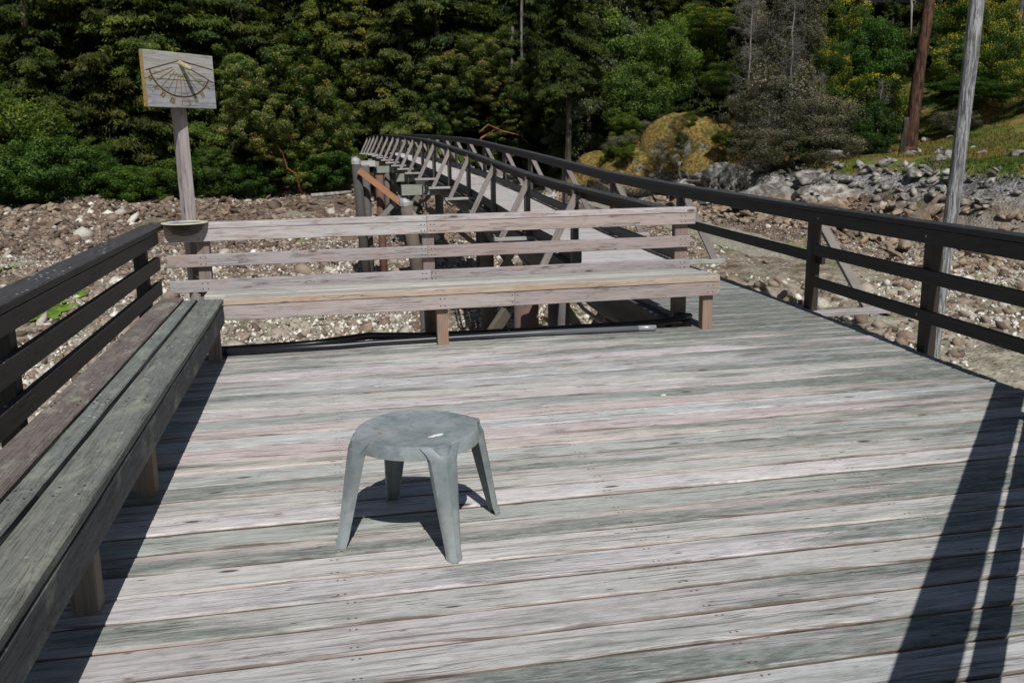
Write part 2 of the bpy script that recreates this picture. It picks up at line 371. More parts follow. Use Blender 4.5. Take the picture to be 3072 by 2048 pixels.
# boat ramp: packed pale gravel strip with a thin coat of algae
V = []; Fs = []; rp = []
for (a, b), (c, d) in zip(RAMP, RAMP[1:]):
    n = max(2, int(math.hypot(c-a, d-b)/.6))
    for k in range(n): rp.append((a+(c-a)*k/n, b+(d-b)*k/n))
rp.append(RAMP[-1]); rp = np.array(rp)
for _ in range(6): rp[1:-1] = (rp[:-2]+rp[2:])/2*.5+rp[1:-1]*.5
tn = np.gradient(rp, axis=0); tn /= np.hypot(tn[:, 0], tn[:, 1])[:, None]; nr = np.stack([-tn[:, 1], tn[:, 0]], 1)
K = 9
for k in range(K):
    off = (k/(K-1)-.5)*2.5; wj = .12*(fbm(rp[:, 1]*.5+k*0, rp[:, 0]*.5, 3, 40+(k > 4))-.5)*4*abs(off)/1.2
    q = rp+nr*(off+wj)[:, None]
    z = ground_z(rp[:, 0], rp[:, 1], False)+.07-.05*(off/1.25)**2+(fbm(q[:, 0]*1.5, q[:, 1]*1.5, 2, 44)-.5)*.05
    z = np.maximum(z, ground_z(q[:, 0], q[:, 1])+.02*(abs(off) < 1.2))
    z = z-np.clip(np.arange(len(z))-(len(z)-5), 0, 5)*.05*(1+.8*math.sin(k*1.7))   # the strip sinks raggedly into the beach
    V.append(np.stack([q[:, 0], q[:, 1], z], 1))
V = np.stack(V, 1); n = len(rp); I, J = np.meshgrid(np.arange(K-1), np.arange(n-1)); A = (J*K+I).ravel()
t = NT('ramp_gravel'); P = t.n('NewGeometry').outputs['Position']
a = t.noise(P, 9., 5., .7); b = t.noise(P, .7, 3., .6)
c = t.mix(t.ss(a, .35, .68), (.17, .16, .125), (.41, .39, .32)); c = t.mix(t.ss(b, .45, .64, 0, .6), c, t.mix(t.ss(a, .4, .6), (.13, .14, .085), (.26, .26, .18)))
vv = t.vor(P, 9.); c = t.mix(t.math('MULTIPLY', t.ss(vv.outputs['Distance'], .3, .15), t.math('GREATER_THAN', t.n('SeparateXYZ', {0: vv.outputs['Color']}).outputs[0], .8)), c, (.6, .58, .5))
t.base(c, .9, .2); t.bump(a, .5, .03)
structure(link('gravel_path', mesh_np('gravel_path', V.reshape(-1, 3), np.stack([A, A+1, A+K+1, A+K], 1), t.m, True)))

# ------------------------------------------------------------------ stones
def ico(sub):
    import bmesh
    bm = bmesh.new(); bmesh.ops.create_icosphere(bm, subdivisions=sub, radius=1)
    v = np.array([x.co[:] for x in bm.verts]); f = np.array([[q.index for q in p.verts] for p in bm.faces]); bm.free(); return v, f
def stone_mesh(seed, sub=2, cuts=7, flat=.7):
    r = np.random.default_rng(seed); v, f = ico(sub); v = v.copy()
    for _ in range(cuts):
        n = r.normal(size=3); n /= np.linalg.norm(n); h = r.uniform(.38, .74); d = v@n
        v = v-np.outer(np.clip(d-h, 0, None), n)*.97
    v *= (1, r.uniform(.65, .95), r.uniform(.5, .8)*flat/.7)
    v += (np.stack([fbm(v[:, 1]*1.7+seed, v[:, 2]*1.7, 2, seed % 9+q)-.5 for q in range(3)], 1))*.35+r.normal(size=v.shape)*.012
    return v, f
t = NT('shore_rock'); geo = t.n('NewGeometry'); P = geo.outputs['Position']; oi = t.n('ObjectInfo')
a = t.noise(P, 2.6, 5., .65); b = t.noise(P, 9., 4., .7); e = t.noise(P, .5, 3., .6); z = t.n('SeparateXYZ', {0: P}).outputs[2]
low = t.mix(t.ss(a, .35, .65), (.13, .10, .075), (.38, .31, .24)); low = t.mix(t.ss(e, .45, .6, 0, .6), low, (.34, .24, .16))
hi = t.mix(t.ss(a, .36, .68), (.085, .08, .075), (.40, .385, .36))
c = t.mix(t.ss(t.math('ADD', z, t.math('MULTIPLY', a, .8)), -.75, -.25), low, hi)
c = t.mix(t.ss(b, .56, .7, 0, .65), c, (.055, .05, .045))
c = t.mix(1., c, t.n('CombineColor', {0: t.ss(oi.outputs['Random'], 0, 1, .75, 1.2), 1: t.ss(oi.outputs['Random'], 0, 1, .75, 1.18), 2: t.ss(oi.outputs['Random'], 0, 1, .75, 1.12)}), 'MULTIPLY')
t.base(c, .85, .25); t.bump(t.math('ADD', a, b), .7, .06); M['rock'] = t.m
t = NT('shell_and_pebble'); at = t.n('Attribute', attribute_name='tint').outputs['Fac']
P = t.n('NewGeometry').outputs['Position']; b = t.noise(P, 14., 3., .6)
c = t.n('ValToRGB', {0: at}); cr = c.color_ramp; cr.elements[0].position = 0; cr.elements[0].color = (.07, .055, .045, 1); cr.elements[1].position = 1; cr.elements[1].color = (.86, .84, .76, 1)
for p_, q_ in ((.2, (.19, .135, .10, 1)), (.42, (.32, .255, .195, 1)), (.6, (.46, .43, .37, 1)), (.72, (.66, .63, .55, 1))):
    e_ = cr.elements.new(p_); e_.color = q_
t.base(t.mix(t.ss(b, .5, .7, 0, .5), c.outputs[0], t.mix(1., c.outputs[0], (.4, .38, .35), 'MULTIPLY')), .75, .3); M['pebble'] = t.m

def scatter_np(px, py, size, tint, base, dz=.0, flat=1.):
    v0, f0 = base; N = len(px); n = len(v0)
    an = rng.uniform(0, 2*np.pi, N); ca, sa = np.cos(an), np.sin(an)
    tx = rng.normal(0, .35, N); ty = rng.normal(0, .35, N)
    s = size[:, None]
    sx = rng.uniform(.7, 1.3, (N, 1)); sy = rng.uniform(.6, 1.1, (N, 1)); sz = rng.uniform(.45, .9, (N, 1))*flat
    x = v0[None, :, 0]*sx*s; y = v0[None, :, 1]*sy*s; zz = v0[None, :, 2]*sz*s
    zz = zz+x*tx[:, None]+y*ty[:, None]
    xr = x*ca[:, None]-y*sa[:, None]+px[:, None]; yr = x*sa[:, None]+y*ca[:, None]+py[:, None]
    gz = ground_z(px, py)
    V = np.stack([xr, yr, zz+gz[:, None]+dz*s], 2).reshape(-1, 3)
    F = (f0[None]+(np.arange(N)*n)[:, None, None]).reshape(-1, 3)
    return V, F, np.repeat(tint, n)
def wedge(N, r0, r1, a0, a1, pw=1.):
    r = np.sqrt(rng.uniform(0, 1, N)**pw*(r1*r1-r0*r0)+r0*r0); a = np.radians(rng.uniform(a0, a1, N)); return r*np.sin(a), r*np.cos(a)
# pebbles and oyster shells: nobody could count them
ov, of = ico(1)
# coarse octahedron-like shell
oc = np.array([(1, 0, 0), (-1, 0, 0), (0, 1, 0), (0, -1, 0), (0, 0, 1), (0, 0, -1)], float)
ocf = np.array([(0, 2, 4), (2, 1, 4), (1, 3, 4), (3, 0, 4), (2, 0, 5), (1, 2, 5), (3, 1, 5), (0, 3, 5)])
px, py = wedge(120000, 8.5, 44, -24, 46, 1.2)
d, _ = bank(px, py); den = fbm(px*.22, py*.22, 4, 50)
k = (d < -1.2) & (den > .35) & (rampdist(px, py) > 1.35) & (rng.uniform(0, 1, len(px)) < np.clip((den-.33)*6, .15, 1)); px, py = px[k], py[k]
rr = np.hypot(px, py); sz = rng.gamma(4, .0085, len(px))*(1+rr*.008)
tt = np.clip(rng.beta(3.1, 1.8, len(px))-np.clip((rr-24)/40, 0, .45), 0, 1)
kk_ = rng.uniform(0, 1, len(px)) < np.clip(1.35-(rr-22)/22, .12, 1); px, py, sz, tt, rr = px[kk_], py[kk_], sz[kk_], tt[kk_], rr[kk_]
stuff(link('oyster_shells', mesh_np('oyster_shells', *scatter_np(px, py, sz, tt, (oc, ocf), .15)[:2], M['pebble'], tint=np.repeat(tt, 6))))
tag(bpy.data.objects['oyster_shells'], 'white oyster shells and pebbles strewn over the low tide beach', 'shells')
px, py = wedge(20000, 8.5, 58, -24, 46)
d, _ = bank(px, py); k = (d < .3) & (rampdist(px, py) > 1.5) & (fbm(px*.15, py*.15, 3, 60) > .42); px, py = px[k], py[k]
sz = rng.gamma(2.0, .036, len(px))+.035; tt = rng.beta(2, 3.9, len(px))
V, F, tv = scatter_np(px, py, sz, tt, (ov, of), .05)
V += rng.normal(size=V.shape)*.012
o = stuff(link('beach_stones', mesh_np('beach_stones', V, F, M['pebble'], tint=tv))); tag(o, 'small brown and grey stones covering the beach among the shells', 'stones')

# bright green weed lying on the beach to the left of the deck
M['weed'] = plain('green_sea_lettuce', (.12, .21, .025), .6, .3, 0, 12, .45, 3.)
for wi, (wx, wy, wa, wb, wr) in enumerate([(-7.0, 24.0, .55, .85, .2), (-7.2, 25.1, .32, .28, .1), (-7.15, 27.1, .38, 1.0, .3), (-10.1, 30.6, .35, .5, 0.)]):
    nr, na = 7, 40; V = []; Fq = []
    for i_ in range(nr+1):
        for j_ in range(na):
            an = 2*math.pi*j_/na; rr0 = (i_/nr)*(1+.35*math.sin(2*an+wi*2)+.22*math.sin(5*an+wi)+.12*math.sin(11*an))
            x_, y_ = rr0*math.cos(an)*wa, rr0*math.sin(an)*wb; V.append((wx+x_*math.cos(wr)-y_*math.sin(wr), wy+x_*math.sin(wr)+y_*math.cos(wr)))
    V = np.array(V); zz_ = ground_z(V[:, 0], V[:, 1])+.05+.03*fbm(V[:, 0]*4, V[:, 1]*4, 2, 90)
    Fq = [(i_*na+j_, i_*na+(j_+1) % na, (i_+1)*na+(j_+1) % na, (i_+1)*na+j_) for i_ in range(nr) for j_ in range(na)]
    o = link('seaweed_patch', mesh_np('seaweed_patch', np.column_stack([V, zz_]), Fq, M['weed'], True)); tag(o, ['largest bright green seaweed patch seen through the left railing', 'narrow green seaweed streak just beyond the largest patch', 'green seaweed patch higher up the beach seen above the middle left rail', 'small green seaweed patch at the left edge above the left cap rail'][wi], 'seaweed')
# individual boulders
SM = []
for s in range(9):
    v, f = stone_mesh(100+s, 3, 11); me = mesh_np('boulder', v, f, M['rock'], False); SM.append(me)
def boulder(x, y, s, label, group, sink=.25, zs=None):
    o = link('boulder', random.choice(SM), None, (x, y, float(ground_z(x, y))+s*(.5-sink)), (random.uniform(-.4, .4), random.uniform(-.4, .4), random.uniform(0, 6.3)), (s*random.uniform(.8, 1.2), s*random.uniform(.7, 1.1), s*(zs or random.uniform(.7, 1.1))))
    return tag(o, label, 'rock', group)
def along_bank(t0, t1, n):
    seg = np.hypot(*np.diff(BP, axis=0).T); cum = np.concatenate([[0], np.cumsum(seg)]); s = rng.uniform(0, 1, n)
    a = np.interp(t0, np.arange(len(BP)), cum); b = np.interp(t1, np.arange(len(BP)), cum); q = a+(b-a)*s
    return np.interp(q, cum, BP[:, 0]), np.interp(q, cum, BP[:, 1])
for x, y in zip(*along_bank(6.9, 9.6, 150)):
    dd = random.uniform(-2.6, 2.3); x += dd; y += dd*.15
    boulder(x, y, random.choice([.22, .28, .34, .4, .45, .52, .62]), 'weathered grey boulder heaped with others in the band below the grassy right slope', 'grey boulders along the right bank', .15)
for i in range(44):
    x = random.uniform(17.2, 20.8); y = random.uniform(24, 44)
    boulder(x, y, random.uniform(.2, .55), 'brown tidal rock at the foot of the right bank', 'brown rocks below the right bank', .2)
for i in range(36):
    a = R(random.uniform(-19, 1)); D = random.uniform(44, 57)
    boulder(D*math.sin(a), D*math.cos(a), random.uniform(.18, .5), 'flat tan stone on the upper beach below the left forest', 'tan stones on the upper left beach', .25, .5)
for i in range(30):
    a = R(random.uniform(-20, 36)); D = random.uniform(12, 34)
    boulder(D*math.sin(a), D*math.cos(a), random.uniform(.16, .36), 'rounded stone among oyster shells on the beach', 'stones among the oyster shells', .3, .7)
for i in range(28):
    a = R(random.uniform(30, 41)); D = random.uniform(40, 54)
    boulder(D*math.sin(a), D*math.cos(a), random.uniform(.2, .55), 'pale rock poking out of the grassy slope on the right', 'rocks in the grassy slope', .4)
# angular brown rocks of the upper beach
Vs = []; Fs_ = []; n0 = 0; Tt = []
bx, by = wedge(5200, 36, 57.5, -25, 12); dq, _ = bank(bx, by); k_ = (dq < .2) & (fbm(bx*.2, by*.35, 3, 81) > .40) & (np.abs(bx-3.4) > 1.6); bx, by = bx[k_], by[k_]
nb_ = len(bx)//6
for q in range(6):
    sl = slice(q*nb_, q*nb_+nb_); v_, f_, _t = scatter_np(bx[sl], by[sl], rng.gamma(2.0, .062, nb_)+.05, rng.beta(1.8, 3.6, nb_), stone_mesh(220+q, 1, 6), .05, .8)
    Vs.append(v_); Fs_.append(f_+n0); n0 += len(v_); Tt.append(_t)
tag(stuff(link('upper_beach_rocks', mesh_np('upper_beach_rocks', np.concatenate(Vs), np.concatenate(Fs_), M['pebble'], tint=np.concatenate(Tt)*.56))), 'broken reddish brown rock strewn over the upper beach below the trees', 'rocks')
# smaller rubble between them
Vs = []; Fs_ = []; n0 = 0
bx, by = along_bank(6.5, 10.2, 1500); dd = rng.uniform(-3.4, 2.4, 1500); bx = bx+dd; by = by+dd*.15
for q in range(5):
    sl = slice(q*300, q*300+300); v_, f_, _t = scatter_np(bx[sl], by[sl], rng.uniform(.10, .34, 300), np.zeros(300), stone_mesh(200+q, 1, 6), .2)
    Vs.append(v_); Fs_.append(f_+n0); n0 += len(v_)
tag(stuff(link('bank_rubble', mesh_np('bank_rubble', np.concatenate(Vs), np.concatenate(Fs_), M['rock']))), 'loose grey and tan rubble filling in between the boulders of the right bank', 'rubble')
# ------------------------------------------------------------------ moss-covered outcrop
t = NT('mossy_rock'); geo = t.n('NewGeometry'); P = geo.outputs['Position']; nz = t.n('SeparateXYZ', {0: geo.outputs['Normal']}).outputs[2]
a = t.noise(P, 1.6, 5., .6); b = t.noise(P, 7., 5., .7)
moss = t.mix(t.ss(b, .40, .62), (.12, .08, .026), (.31, .225, .07)); moss = t.mix(t.ss(t.noise(P, .7, 4., .65), .50, .62, 0, .8), moss, t.mix(t.ss(b, .4, .6), (.06, .075, .02), (.13, .13, .035))); moss = t.mix(t.ss(t.noise(P, 3., 4., .7), .58, .66, 0, .7), moss, (.05, .035, .015))
rk = t.mix(t.ss(b, .35, .65), (.07, .065, .065), (.36, .35, .35))
c = t.mix(t.ss(t.math('ADD', nz, t.math('MULTIPLY', t.math('SUBTRACT', a, .5), 1.5)), -.18, .12), rk, moss)
t.base(c, .95, .1); t.bump(t.math('ADD', a, b), 1., .10); M['moss'] = t.m
def outcrop(x, y, z, sx, sy, sz, label, seed, rotz=0, mat='moss', rough=.22):
    v, f = ico(5); r = np.random.default_rng(seed); v = v.copy()
    for _ in range(9):
        n = r.normal(size=3); n[2] = n[2]*.4; n /= np.linalg.norm(n); h = r.uniform(.6, .9); v -= np.outer(np.clip(v@n-h, 0, None), n)*.8
    dn = fbm(v[:, 0]*2.2+v[:, 2]+seed, v[:, 1]*2.2+v[:, 2]*1.7, 5, seed)-.5
    cr = np.abs(fbm(v[:, 0]*1.5+v[:, 2]*2, v[:, 1]*3-v[:, 2], 3, seed+3)-.5)
    v *= (1+dn*rough-np.clip(.06-cr, 0, .06)*(1.6 if mat == 'moss' else 3.5))[:, None]
    return tag(link('rock_outcrop', mesh_np('rock_outcrop', v, f, M[mat], True), None, (x, y, z), (0, 0, rotz), (sx, sy, sz)), label, 'rock')
outcrop(19.5, 47.4, -.2, 3.5, 3.0, 3.35, 'tall domed rock covered in golden moss above the right bank', 1, .3)
outcrop(17.0, 48.8, -.5, 3.6, 2.6, 1.9, 'low mossy rock shoulder to the left of the golden dome', 2, .8)
outcrop(20.0, 44.2, -.3, 2.6, 1.8, 1.5, 'small orange-mossed rock in front of the golden dome', 3)
outcrop(21.6, 45.4, .0, 3.0, 2.4, 1.9, 'mossy slope shoulder right of the golden dome under the thicket', 12, .4)
outcrop(15.2, 50.6, -.6, 2.6, 2.2, 1.5, 'low green mossed toe of rock nearest the footbridge', 13, .9)
outcrop(20.6, 39.5, -1.2, 1.9, 1.4, 1.15, 'cracked grey ledge in the tide line near the middle of the bank', 4, 1.2, 'rock', .6)
outcrop(20.4, 35.0, -1.6, 2.6, 1.9, 1.2, 'brown sloping ledge rock under the grey boulders', 5, .6, 'rock', .5)
for i_, (x_, y_, z_, a_, b_, c_, l_) in enumerate([(18.4, 44.6, -1.3, 1.6, 1.3, 1.1, 'grey fractured ledge below the golden dome'), (19.0, 42.2, -1.0, 1.7, 1.3, 1.35, 'pale jagged ledge left of the boulder pile'), (20.6, 42.6, -.8, 1.2, 1.0, 1.1, 'pale upright slab of rock at the grass edge'), (21.2, 37.4, -1.1, 1.1, .9, 1.1, 'light grey block ledge under the thicket'), (19.6, 38.2, -1.5, 2.3, 1.7, 1.1, 'tan slanting ledge at the beach edge'), (22.3, 35.6, -1.0, 1.0, .8, 1.0, 'upright grey rock beside the boulder pile'), (17.2, 47.5, -1.3, 1.8, 1.4, 1.0, 'dark wet ledge at the foot of the mossy shoulder')]):
    outcrop(x_, y_, z_, a_, b_, c_, l_, 20+i_, .5+i_*.7, 'rock', .7)
outcrop(34.5, 44.5, 2.0, 2.0, 1.6, 1.3, 'orange mossy rock on the grassy slope right of the red trunk', 6)
outcrop(36.5, 40.5, 1.2, 2.5, 1.6, 1.2, 'broad mossy rock at the right edge of the slope', 8, .5)

# ================================================================== platform deck
TINTS = [tuple(1.16*q for q in c_) for c_ in [(.47, .445, .445), (.48, .45, .435), (.50, .494, .497), (.46, .455, .455), (.475, .435, .415), (.41, .425, .412), (.51, .50, .505), (.36, .382, .365), (.47, .45, .452), (.445, .455, .453)]]
def edge_x(y):
    e = 4.245+(y-4.85)*.0426
    if y < 4.30: e = min(e, 4.30-(4.30-y)*.93)
    return e
def e0(y): return 4.245+(y-4.85)*.0426
deck = thing('timber_deck', 'weathered grey and green plank deck of the platform under the stool', 'deck', (1.4, 3.5, 0))
PW = .1845; y = 7.315-PW/2; k = 0
while y > -3.0:
    x1 = edge_x(y)+random.uniform(-.012, .012); x0 = -1.62
    if x1 < x0+.5: break
    th = .045; wd = PW-random.uniform(.007, .012) if random.random() < .65 else PW-random.uniform(.013, .022)
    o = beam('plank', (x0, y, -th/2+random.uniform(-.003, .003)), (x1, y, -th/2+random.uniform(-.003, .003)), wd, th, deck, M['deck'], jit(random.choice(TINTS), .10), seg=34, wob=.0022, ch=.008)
    y -= PW; k += 1
y = 7.315+PW/2
while y < 11.35:
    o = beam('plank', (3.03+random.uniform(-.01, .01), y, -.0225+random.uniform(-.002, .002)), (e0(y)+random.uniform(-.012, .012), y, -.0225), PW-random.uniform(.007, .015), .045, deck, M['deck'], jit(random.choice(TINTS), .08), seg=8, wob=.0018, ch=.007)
    y += PW
# joists and edge beams under the deck
for jx in np.arange(-1.5, 4.2, .61):
    beam('joist', (jx, max(-2.6, 4.0-(4.1-jx)*1.075 if jx > 0 else -2.6), -.155), (jx, 7.29, -.155), .045, .2, deck, M['grey'], (.09, .08, .075))
beam('edge_beam', (-1.60, 7.34, -.16), (4.3, 7.34, -.16), .045, .21, deck, M['grey'], (.10, .09, .085))
beam('edge_beam', (4.20, 4.45, -.165), (4.315, 7.29, -.165), .045, .21, deck, M['grey'], (.10, .10, .11))
for (px, py) in [(-1.3, 6.9), (1.5, 6.9), (4.0, 6.9), (-1.3, 3.2), (3.9, 4.6), (-1.3, -.5), (1.5, .2)]:
    V, Fc = tube_np([(px, py, -3.2), (px, py, -.26)], .16, 12); pyobj('deck_pile', [Vector(v)-deck.location for v in V], Fc, M['grey'], deck, color=(.12, .10, .09))

# ================================================================== railings and benches
DK = (.034, .031, .032); DL = (.052, .047, .046)
S = .467
bl = thing('left_bench', 'long dark green slatted bench running along the left side of the deck', 'bench', (-1.06, 3.6, 0))
ys, ye = -2.2, 7.115
YJ = 3.14
GR = (.20, .215, .185)
beam('seat_board', (-.9195, ys, S-.022), (-.9195, YJ-.002, S-.022), .178, .044, bl, M['seat_left'], (.175, .183, .165), seg=16, wob=.0012, ch=.008)
beam('seat_board', (-.9195, YJ+.002, S-.022), (-.9195, ye, S-.022), .178, .044, bl, M['seat_left'], (.168, .182, .168), seg=16, wob=.0012, ch=.008)
beam('seat_board', (-1.074, ys, S-.022), (-1.074, YJ+.03, S-.022), .088, .044, bl, M['seat_left'], (.15, .16, .155), seg=12, wob=.0012, ch=.006)
beam('seat_board', (-1.074, YJ+.034, S-.022), (-1.074, ye+.01, S-.022), .088, .044, bl, M['seat_left'], (.18, .20, .188), seg=12, wob=.0012, ch=.006)
o = beam('seat_board', (-1.225, ys, S-.024), (-1.225, ye+.17, S-.024), .172, .042, bl, M['seat_left'], (.175, .148, .14), seg=16, wob=.0012, ch=.006); o['label'] = 'reddish brown back board of the seat'
beam('apron', (-.850, ys, S-.118), (-.850, ye-.01, S-.118), .04, .14, bl, M['seat_left'], (.11, .115, .12), seg=16, wob=.0015)
for ly in (-1.9, .15, 2.0, 3.195, 4.31, 7.165-.1):
    ly = ly if ly < 7 else 7.08
    beam('leg', (-.917, ly, 0.002), (-.917, ly, S-.05), .09, .09, bl, M['post'], jit((.22, .19, .16)), upv=(0, 1, 0))
    beam('seat_support', (-.96, ly, S-.09), (-1.30, ly, S-.09), .04, .085, bl, M['grey'], (.13, .11, .10))

rl = thing('left_railing', 'dark weathered three-rail backrest fence behind the left bench with bird droppings', 'railing', (-1.38, 3.5, 0))
beam('cap_rail', (-1.387, ys, .974), (-1.387, 7.72, .974), .158, .042, rl, M['dark'], (.065, .064, .066), seg=20, wob=.001, ch=.006)
beam('rail_board', (-1.326, ys, .91), (-1.326, 7.43, .91), .038, .084, rl, M['dark'], DL, ch=.003)
beam('rail_board', (-1.326, ys, .72), (-1.326, 7.41, .72), .038, .1, rl, M['dark'], DL, ch=.003)
beam('rail_board', (-1.326, ys, .533), (-1.326, 7.40, .533), .038, .1, rl, M['dark'], DL, ch=.003)
for py in (-1.8, 1.1, 4.125, 7.135):
    beam('post', (-1.392, py, -.25), (-1.392, py, .952), .09, .09, rl, M['dark'], (.035, .032, .032), upv=(0, 1, 0))

bf = thing('far_bench', 'long pale grey timber bench across the far end of the deck', 'bench', (1.2, 7.3, 0))
XS = 3.182
for i, (a, b, c) in enumerate([(7.203, .178, (.50, .455, .40)), (7.376, .138, (.55, .53, .50)), (7.540, .172, (.47, .46, .43))]):
    beam('seat_board', (-.828 if i == 0 else -.99, a, S-.023), (XS-(0, .02, .05)[i], a, S-.023), b, .046, bf, M['seat_far'], c, seg=20, wob=.0012, ch=.006)
beam('front_edge', (-.826, 7.108, S-.026), (XS-.005, 7.108, S-.026), .008, .046, bf, M['bench_far'], (.46, .37, .29), ch=.002)
beam('apron', (-.826, 7.131, S-.1095), (1.42, 7.131, S-.1095), .04, .118, bf, M['bench_far'], (.40, .355, .34), seg=12, wob=.0014)
beam('apron', (1.423, 7.131, S-.1095), (XS, 7.131, S-.1095), .04, .118, bf, M['bench_far'], (.34, .30, .29), seg=12, wob=.0014)
for lx in (.837, 3.097):
    o = beam('leg', (lx, 7.197, .002), (lx, 7.197, S-.052), .09, .09, bf, M['post'], (.30, .215, .165), upv=(0, 1, 0))
    beam('seat_support', (lx-.07, 7.25, S-.09), (lx-.07, 7.64, S-.09), .04, .085, bf, M['grey'], (.15, .12, .10))
rf = thing('far_railing', 'pale grey three-rail backrest of the far bench', 'railing', (1.0, 7.7, 0))
XJ = .79; CF = (.43, .395, .39)
beam('cap_rail', (-1.30, 7.72, .974), (XJ-.0015, 7.72, .974), .14, .046, rf, M['bench_far'], (.47, .45, .45), seg=10, wob=.0012, ch=.005)
beam('cap_rail', (XJ+.0015, 7.72, .974), (3.175, 7.72, .974), .14, .046, rf, M['bench_far'], (.46, .42, .42), seg=10, wob=.0012, ch=.005)
beam('rail_board', (-1.30, 7.672, .9), (XJ-.0015, 7.672, .9), .036, .1, rf, M['bench_far'], (.46, .435, .43), seg=10, wob=.0012)
beam('rail_board', (XJ+.0015, 7.672, .9), (3.172, 7.672, .9), .036, .1, rf, M['bench_far'], (.41, .35, .32), seg=10, wob=.0012)
beam('rail_board', (-1.295, 7.672, .697), (XJ-.0015, 7.672, .697), .036, .1, rf, M['bench_far'], (.37, .34, .345), seg=10, wob=.0012)
beam('rail_board', (XJ+.0015, 7.672, .697), (3.128, 7.672, .697), .036, .1, rf, M['bench_far'], (.33, .28, .27), seg=10, wob=.0012)
beam('rail_board', (-1.29, 7.672, .492), (XJ+.02, 7.672, .492), .036, .098, rf, M['bench_far'], (.36, .34, .35), seg=10, wob=.0012)
beam('rail_board', (XJ+.023, 7.672, .492), (3.13, 7.672, .492), .036, .098, rf, M['bench_far'], (.34, .31, .315), seg=10, wob=.0012)
for px in (-1.02, .80, 3.06):
    beam('post', (px, 7.735, -.3), (px, 7.735, .948), .12 if px > 3 else .1, .085, rf, M['post'], jit((.22, .185, .17)), upv=(0, 1, 0))

rr_ = thing('right_railing', 'near black stained three-rail railing along the right edge of the deck', 'railing', (4.3, 6.0, 0))
def e(y): return 4.245+(y-4.85)*.0426
def rb(name, ya, yb, off, z, ww, h, col=DK, **kw):
    return beam(name, (e(ya)+off, ya, z), (e(yb)+off, yb, z), ww, h, rr_, M['dark'], col, ch=.004, **kw)
rb('cap_rail', 4.45, 7.93, .065, .94, .14, .042, (.034, .036, .040), seg=16, wob=.001)
rb('rail_board', 4.45, 7.93, .018, .862, .036, .11)
rb('rail_board', 4.45, 7.70, .018, .567, .036, .10)
rb('rail_board', 4.45, 7.70, .018, .270, .036, .092)
for py in (4.47, 6.02, 7.88):
    beam('post', (e(py)+.085, py, -.3), (e(py)+.085, py, .918), .095, .095, rr_, M['dark'], (.045, .036, .032), upv=(0, 1, 0))
def outrig(x, y, z, dx, dy, L, par, zt, col=(.36, .34, .345), bcol=(.26, .235, .23), off=.09, w_=.14, base=.06):
    """horizontal outrigger plank plus diagonal brace up to the post top"""
    beam('outrigger', (x-dx*.3, y-dy*.3, z-.025), (x+dx*L, y+dy*L, z-.025), w_, .045, par, M['grey'], jit(col))
    beam('brace', (x+dx*(L-.13), y+dy*(L-.13)+off, z-.02), (x+dx*base, y+dy*base+off, zt), .09, .045, par, M['grey'], jit(bcol), upv=(dy, -dx, .3))
outrig(e(7.88)+.04, 7.80, -.03, 1, 0, .80, rr_, .90, off=.12)

M['steel'] = plain('galvanised_steel', (.45, .46, .47), .45, .6, .7); M['rust'] = plain('rusty_nail', (.05, .032, .024), .7)
def studs(par, pts, nrm_, rad, mat, nm):
    """round heads standing 1.5 mm proud of a board, each one a part"""
    V_, F_ = tube_np([Vector((0, 0, 0)), Vector(nrm_)*.0025], rad, 8); me = bpy.data.meshes.new(nm); me.from_pydata([tuple(q) for q in V_], [], F_); me.materials.append(mat)
    for p_ in pts: link(nm, me, par, loc=Vector(p_)-par.location)
studs(rf, [(x_, 7.6535, z_) for x_ in (-1.04, -1.0, XJ-.05, XJ-.02, XJ+.03, XJ+.06, 3.04, 3.08) for z_ in (.875, .925, .672, .722, .47, .515)], (0, -1, 0), .0045, M['rust'], 'nail')
studs(bf, [(x_, 7.1105, z_) for x_ in (.82, .855, 3.075, 3.12, 1.40, 1.445) for z_ in (.33, .385)], (0, -1, 0), .0045, M['rust'], 'nail')
studs(rr_, [(e(6.02)-.001, 6.0, .862), (e(6.02)-.001, 6.04, .27), (e(7.68)-.001, 7.66, .86)], (-1, 0, 0), .009, M['steel'], 'bolt')
studs(rl, [(-1.3065, y_, z_) for y_ in (4.10, 4.15, 7.11, 7.16) for z_ in (.93, .89, .745, .695, .555, .51)], (1, 0, 0), .0045, M['rust'], 'nail')
studs(bl, [(x_, y_, S+.0005) for x_ in (-.88, -.96, -1.05, -1.10, -1.17, -1.28) for y_ in (3.11, 3.19, 4.28, 4.34, 2.0, 5.7, 7.05)], (0, 0, 1), .0045, M['rust'], 'nail')
beam('lit_end_block', (4.40, 10.55, .845), (4.54, 10.55, .845), .05, .07, rr_, M['grey'], (.62, .60, .60))  # small block whose pale colour stands in for a sunlit post end

# diagonal rail behind the right of the camera: its shadow falls over the near corner of the deck
rd = thing('corner_railing', 'dark railing closing the cut corner of the deck', 'railing', (3.0, 3.0, 0))
dg = Vector((.68, .733, 0)).normalized(); p0 = Vector((4.235, 4.245, 0)); p1 = p0-dg*5.6
nrm = Vector((dg.y, -dg.x, 0))
def db(nm, z, ww, h, off=0): beam(nm, p0+nrm*off+Vector((0, 0, z)), p1+nrm*off+Vector((0, 0, z)), ww, h, rd, M['dark'], DK)
db('cap_rail', .94, .16, .042, .085); db('rail_board', .862, .036, .11, .023); db('rail_board', .573, .036, .10, .023); db('rail_board', .25, .036, .09, .023)
for q in (.62, 4.6):
    pp = p0-dg*q+nrm*.08; beam('post', pp+Vector((0, 0, -.3)), pp+Vector((0, 0, .95)), .09, .09, rd, M['dark'], (.04, .035, .03), upv=nrm)

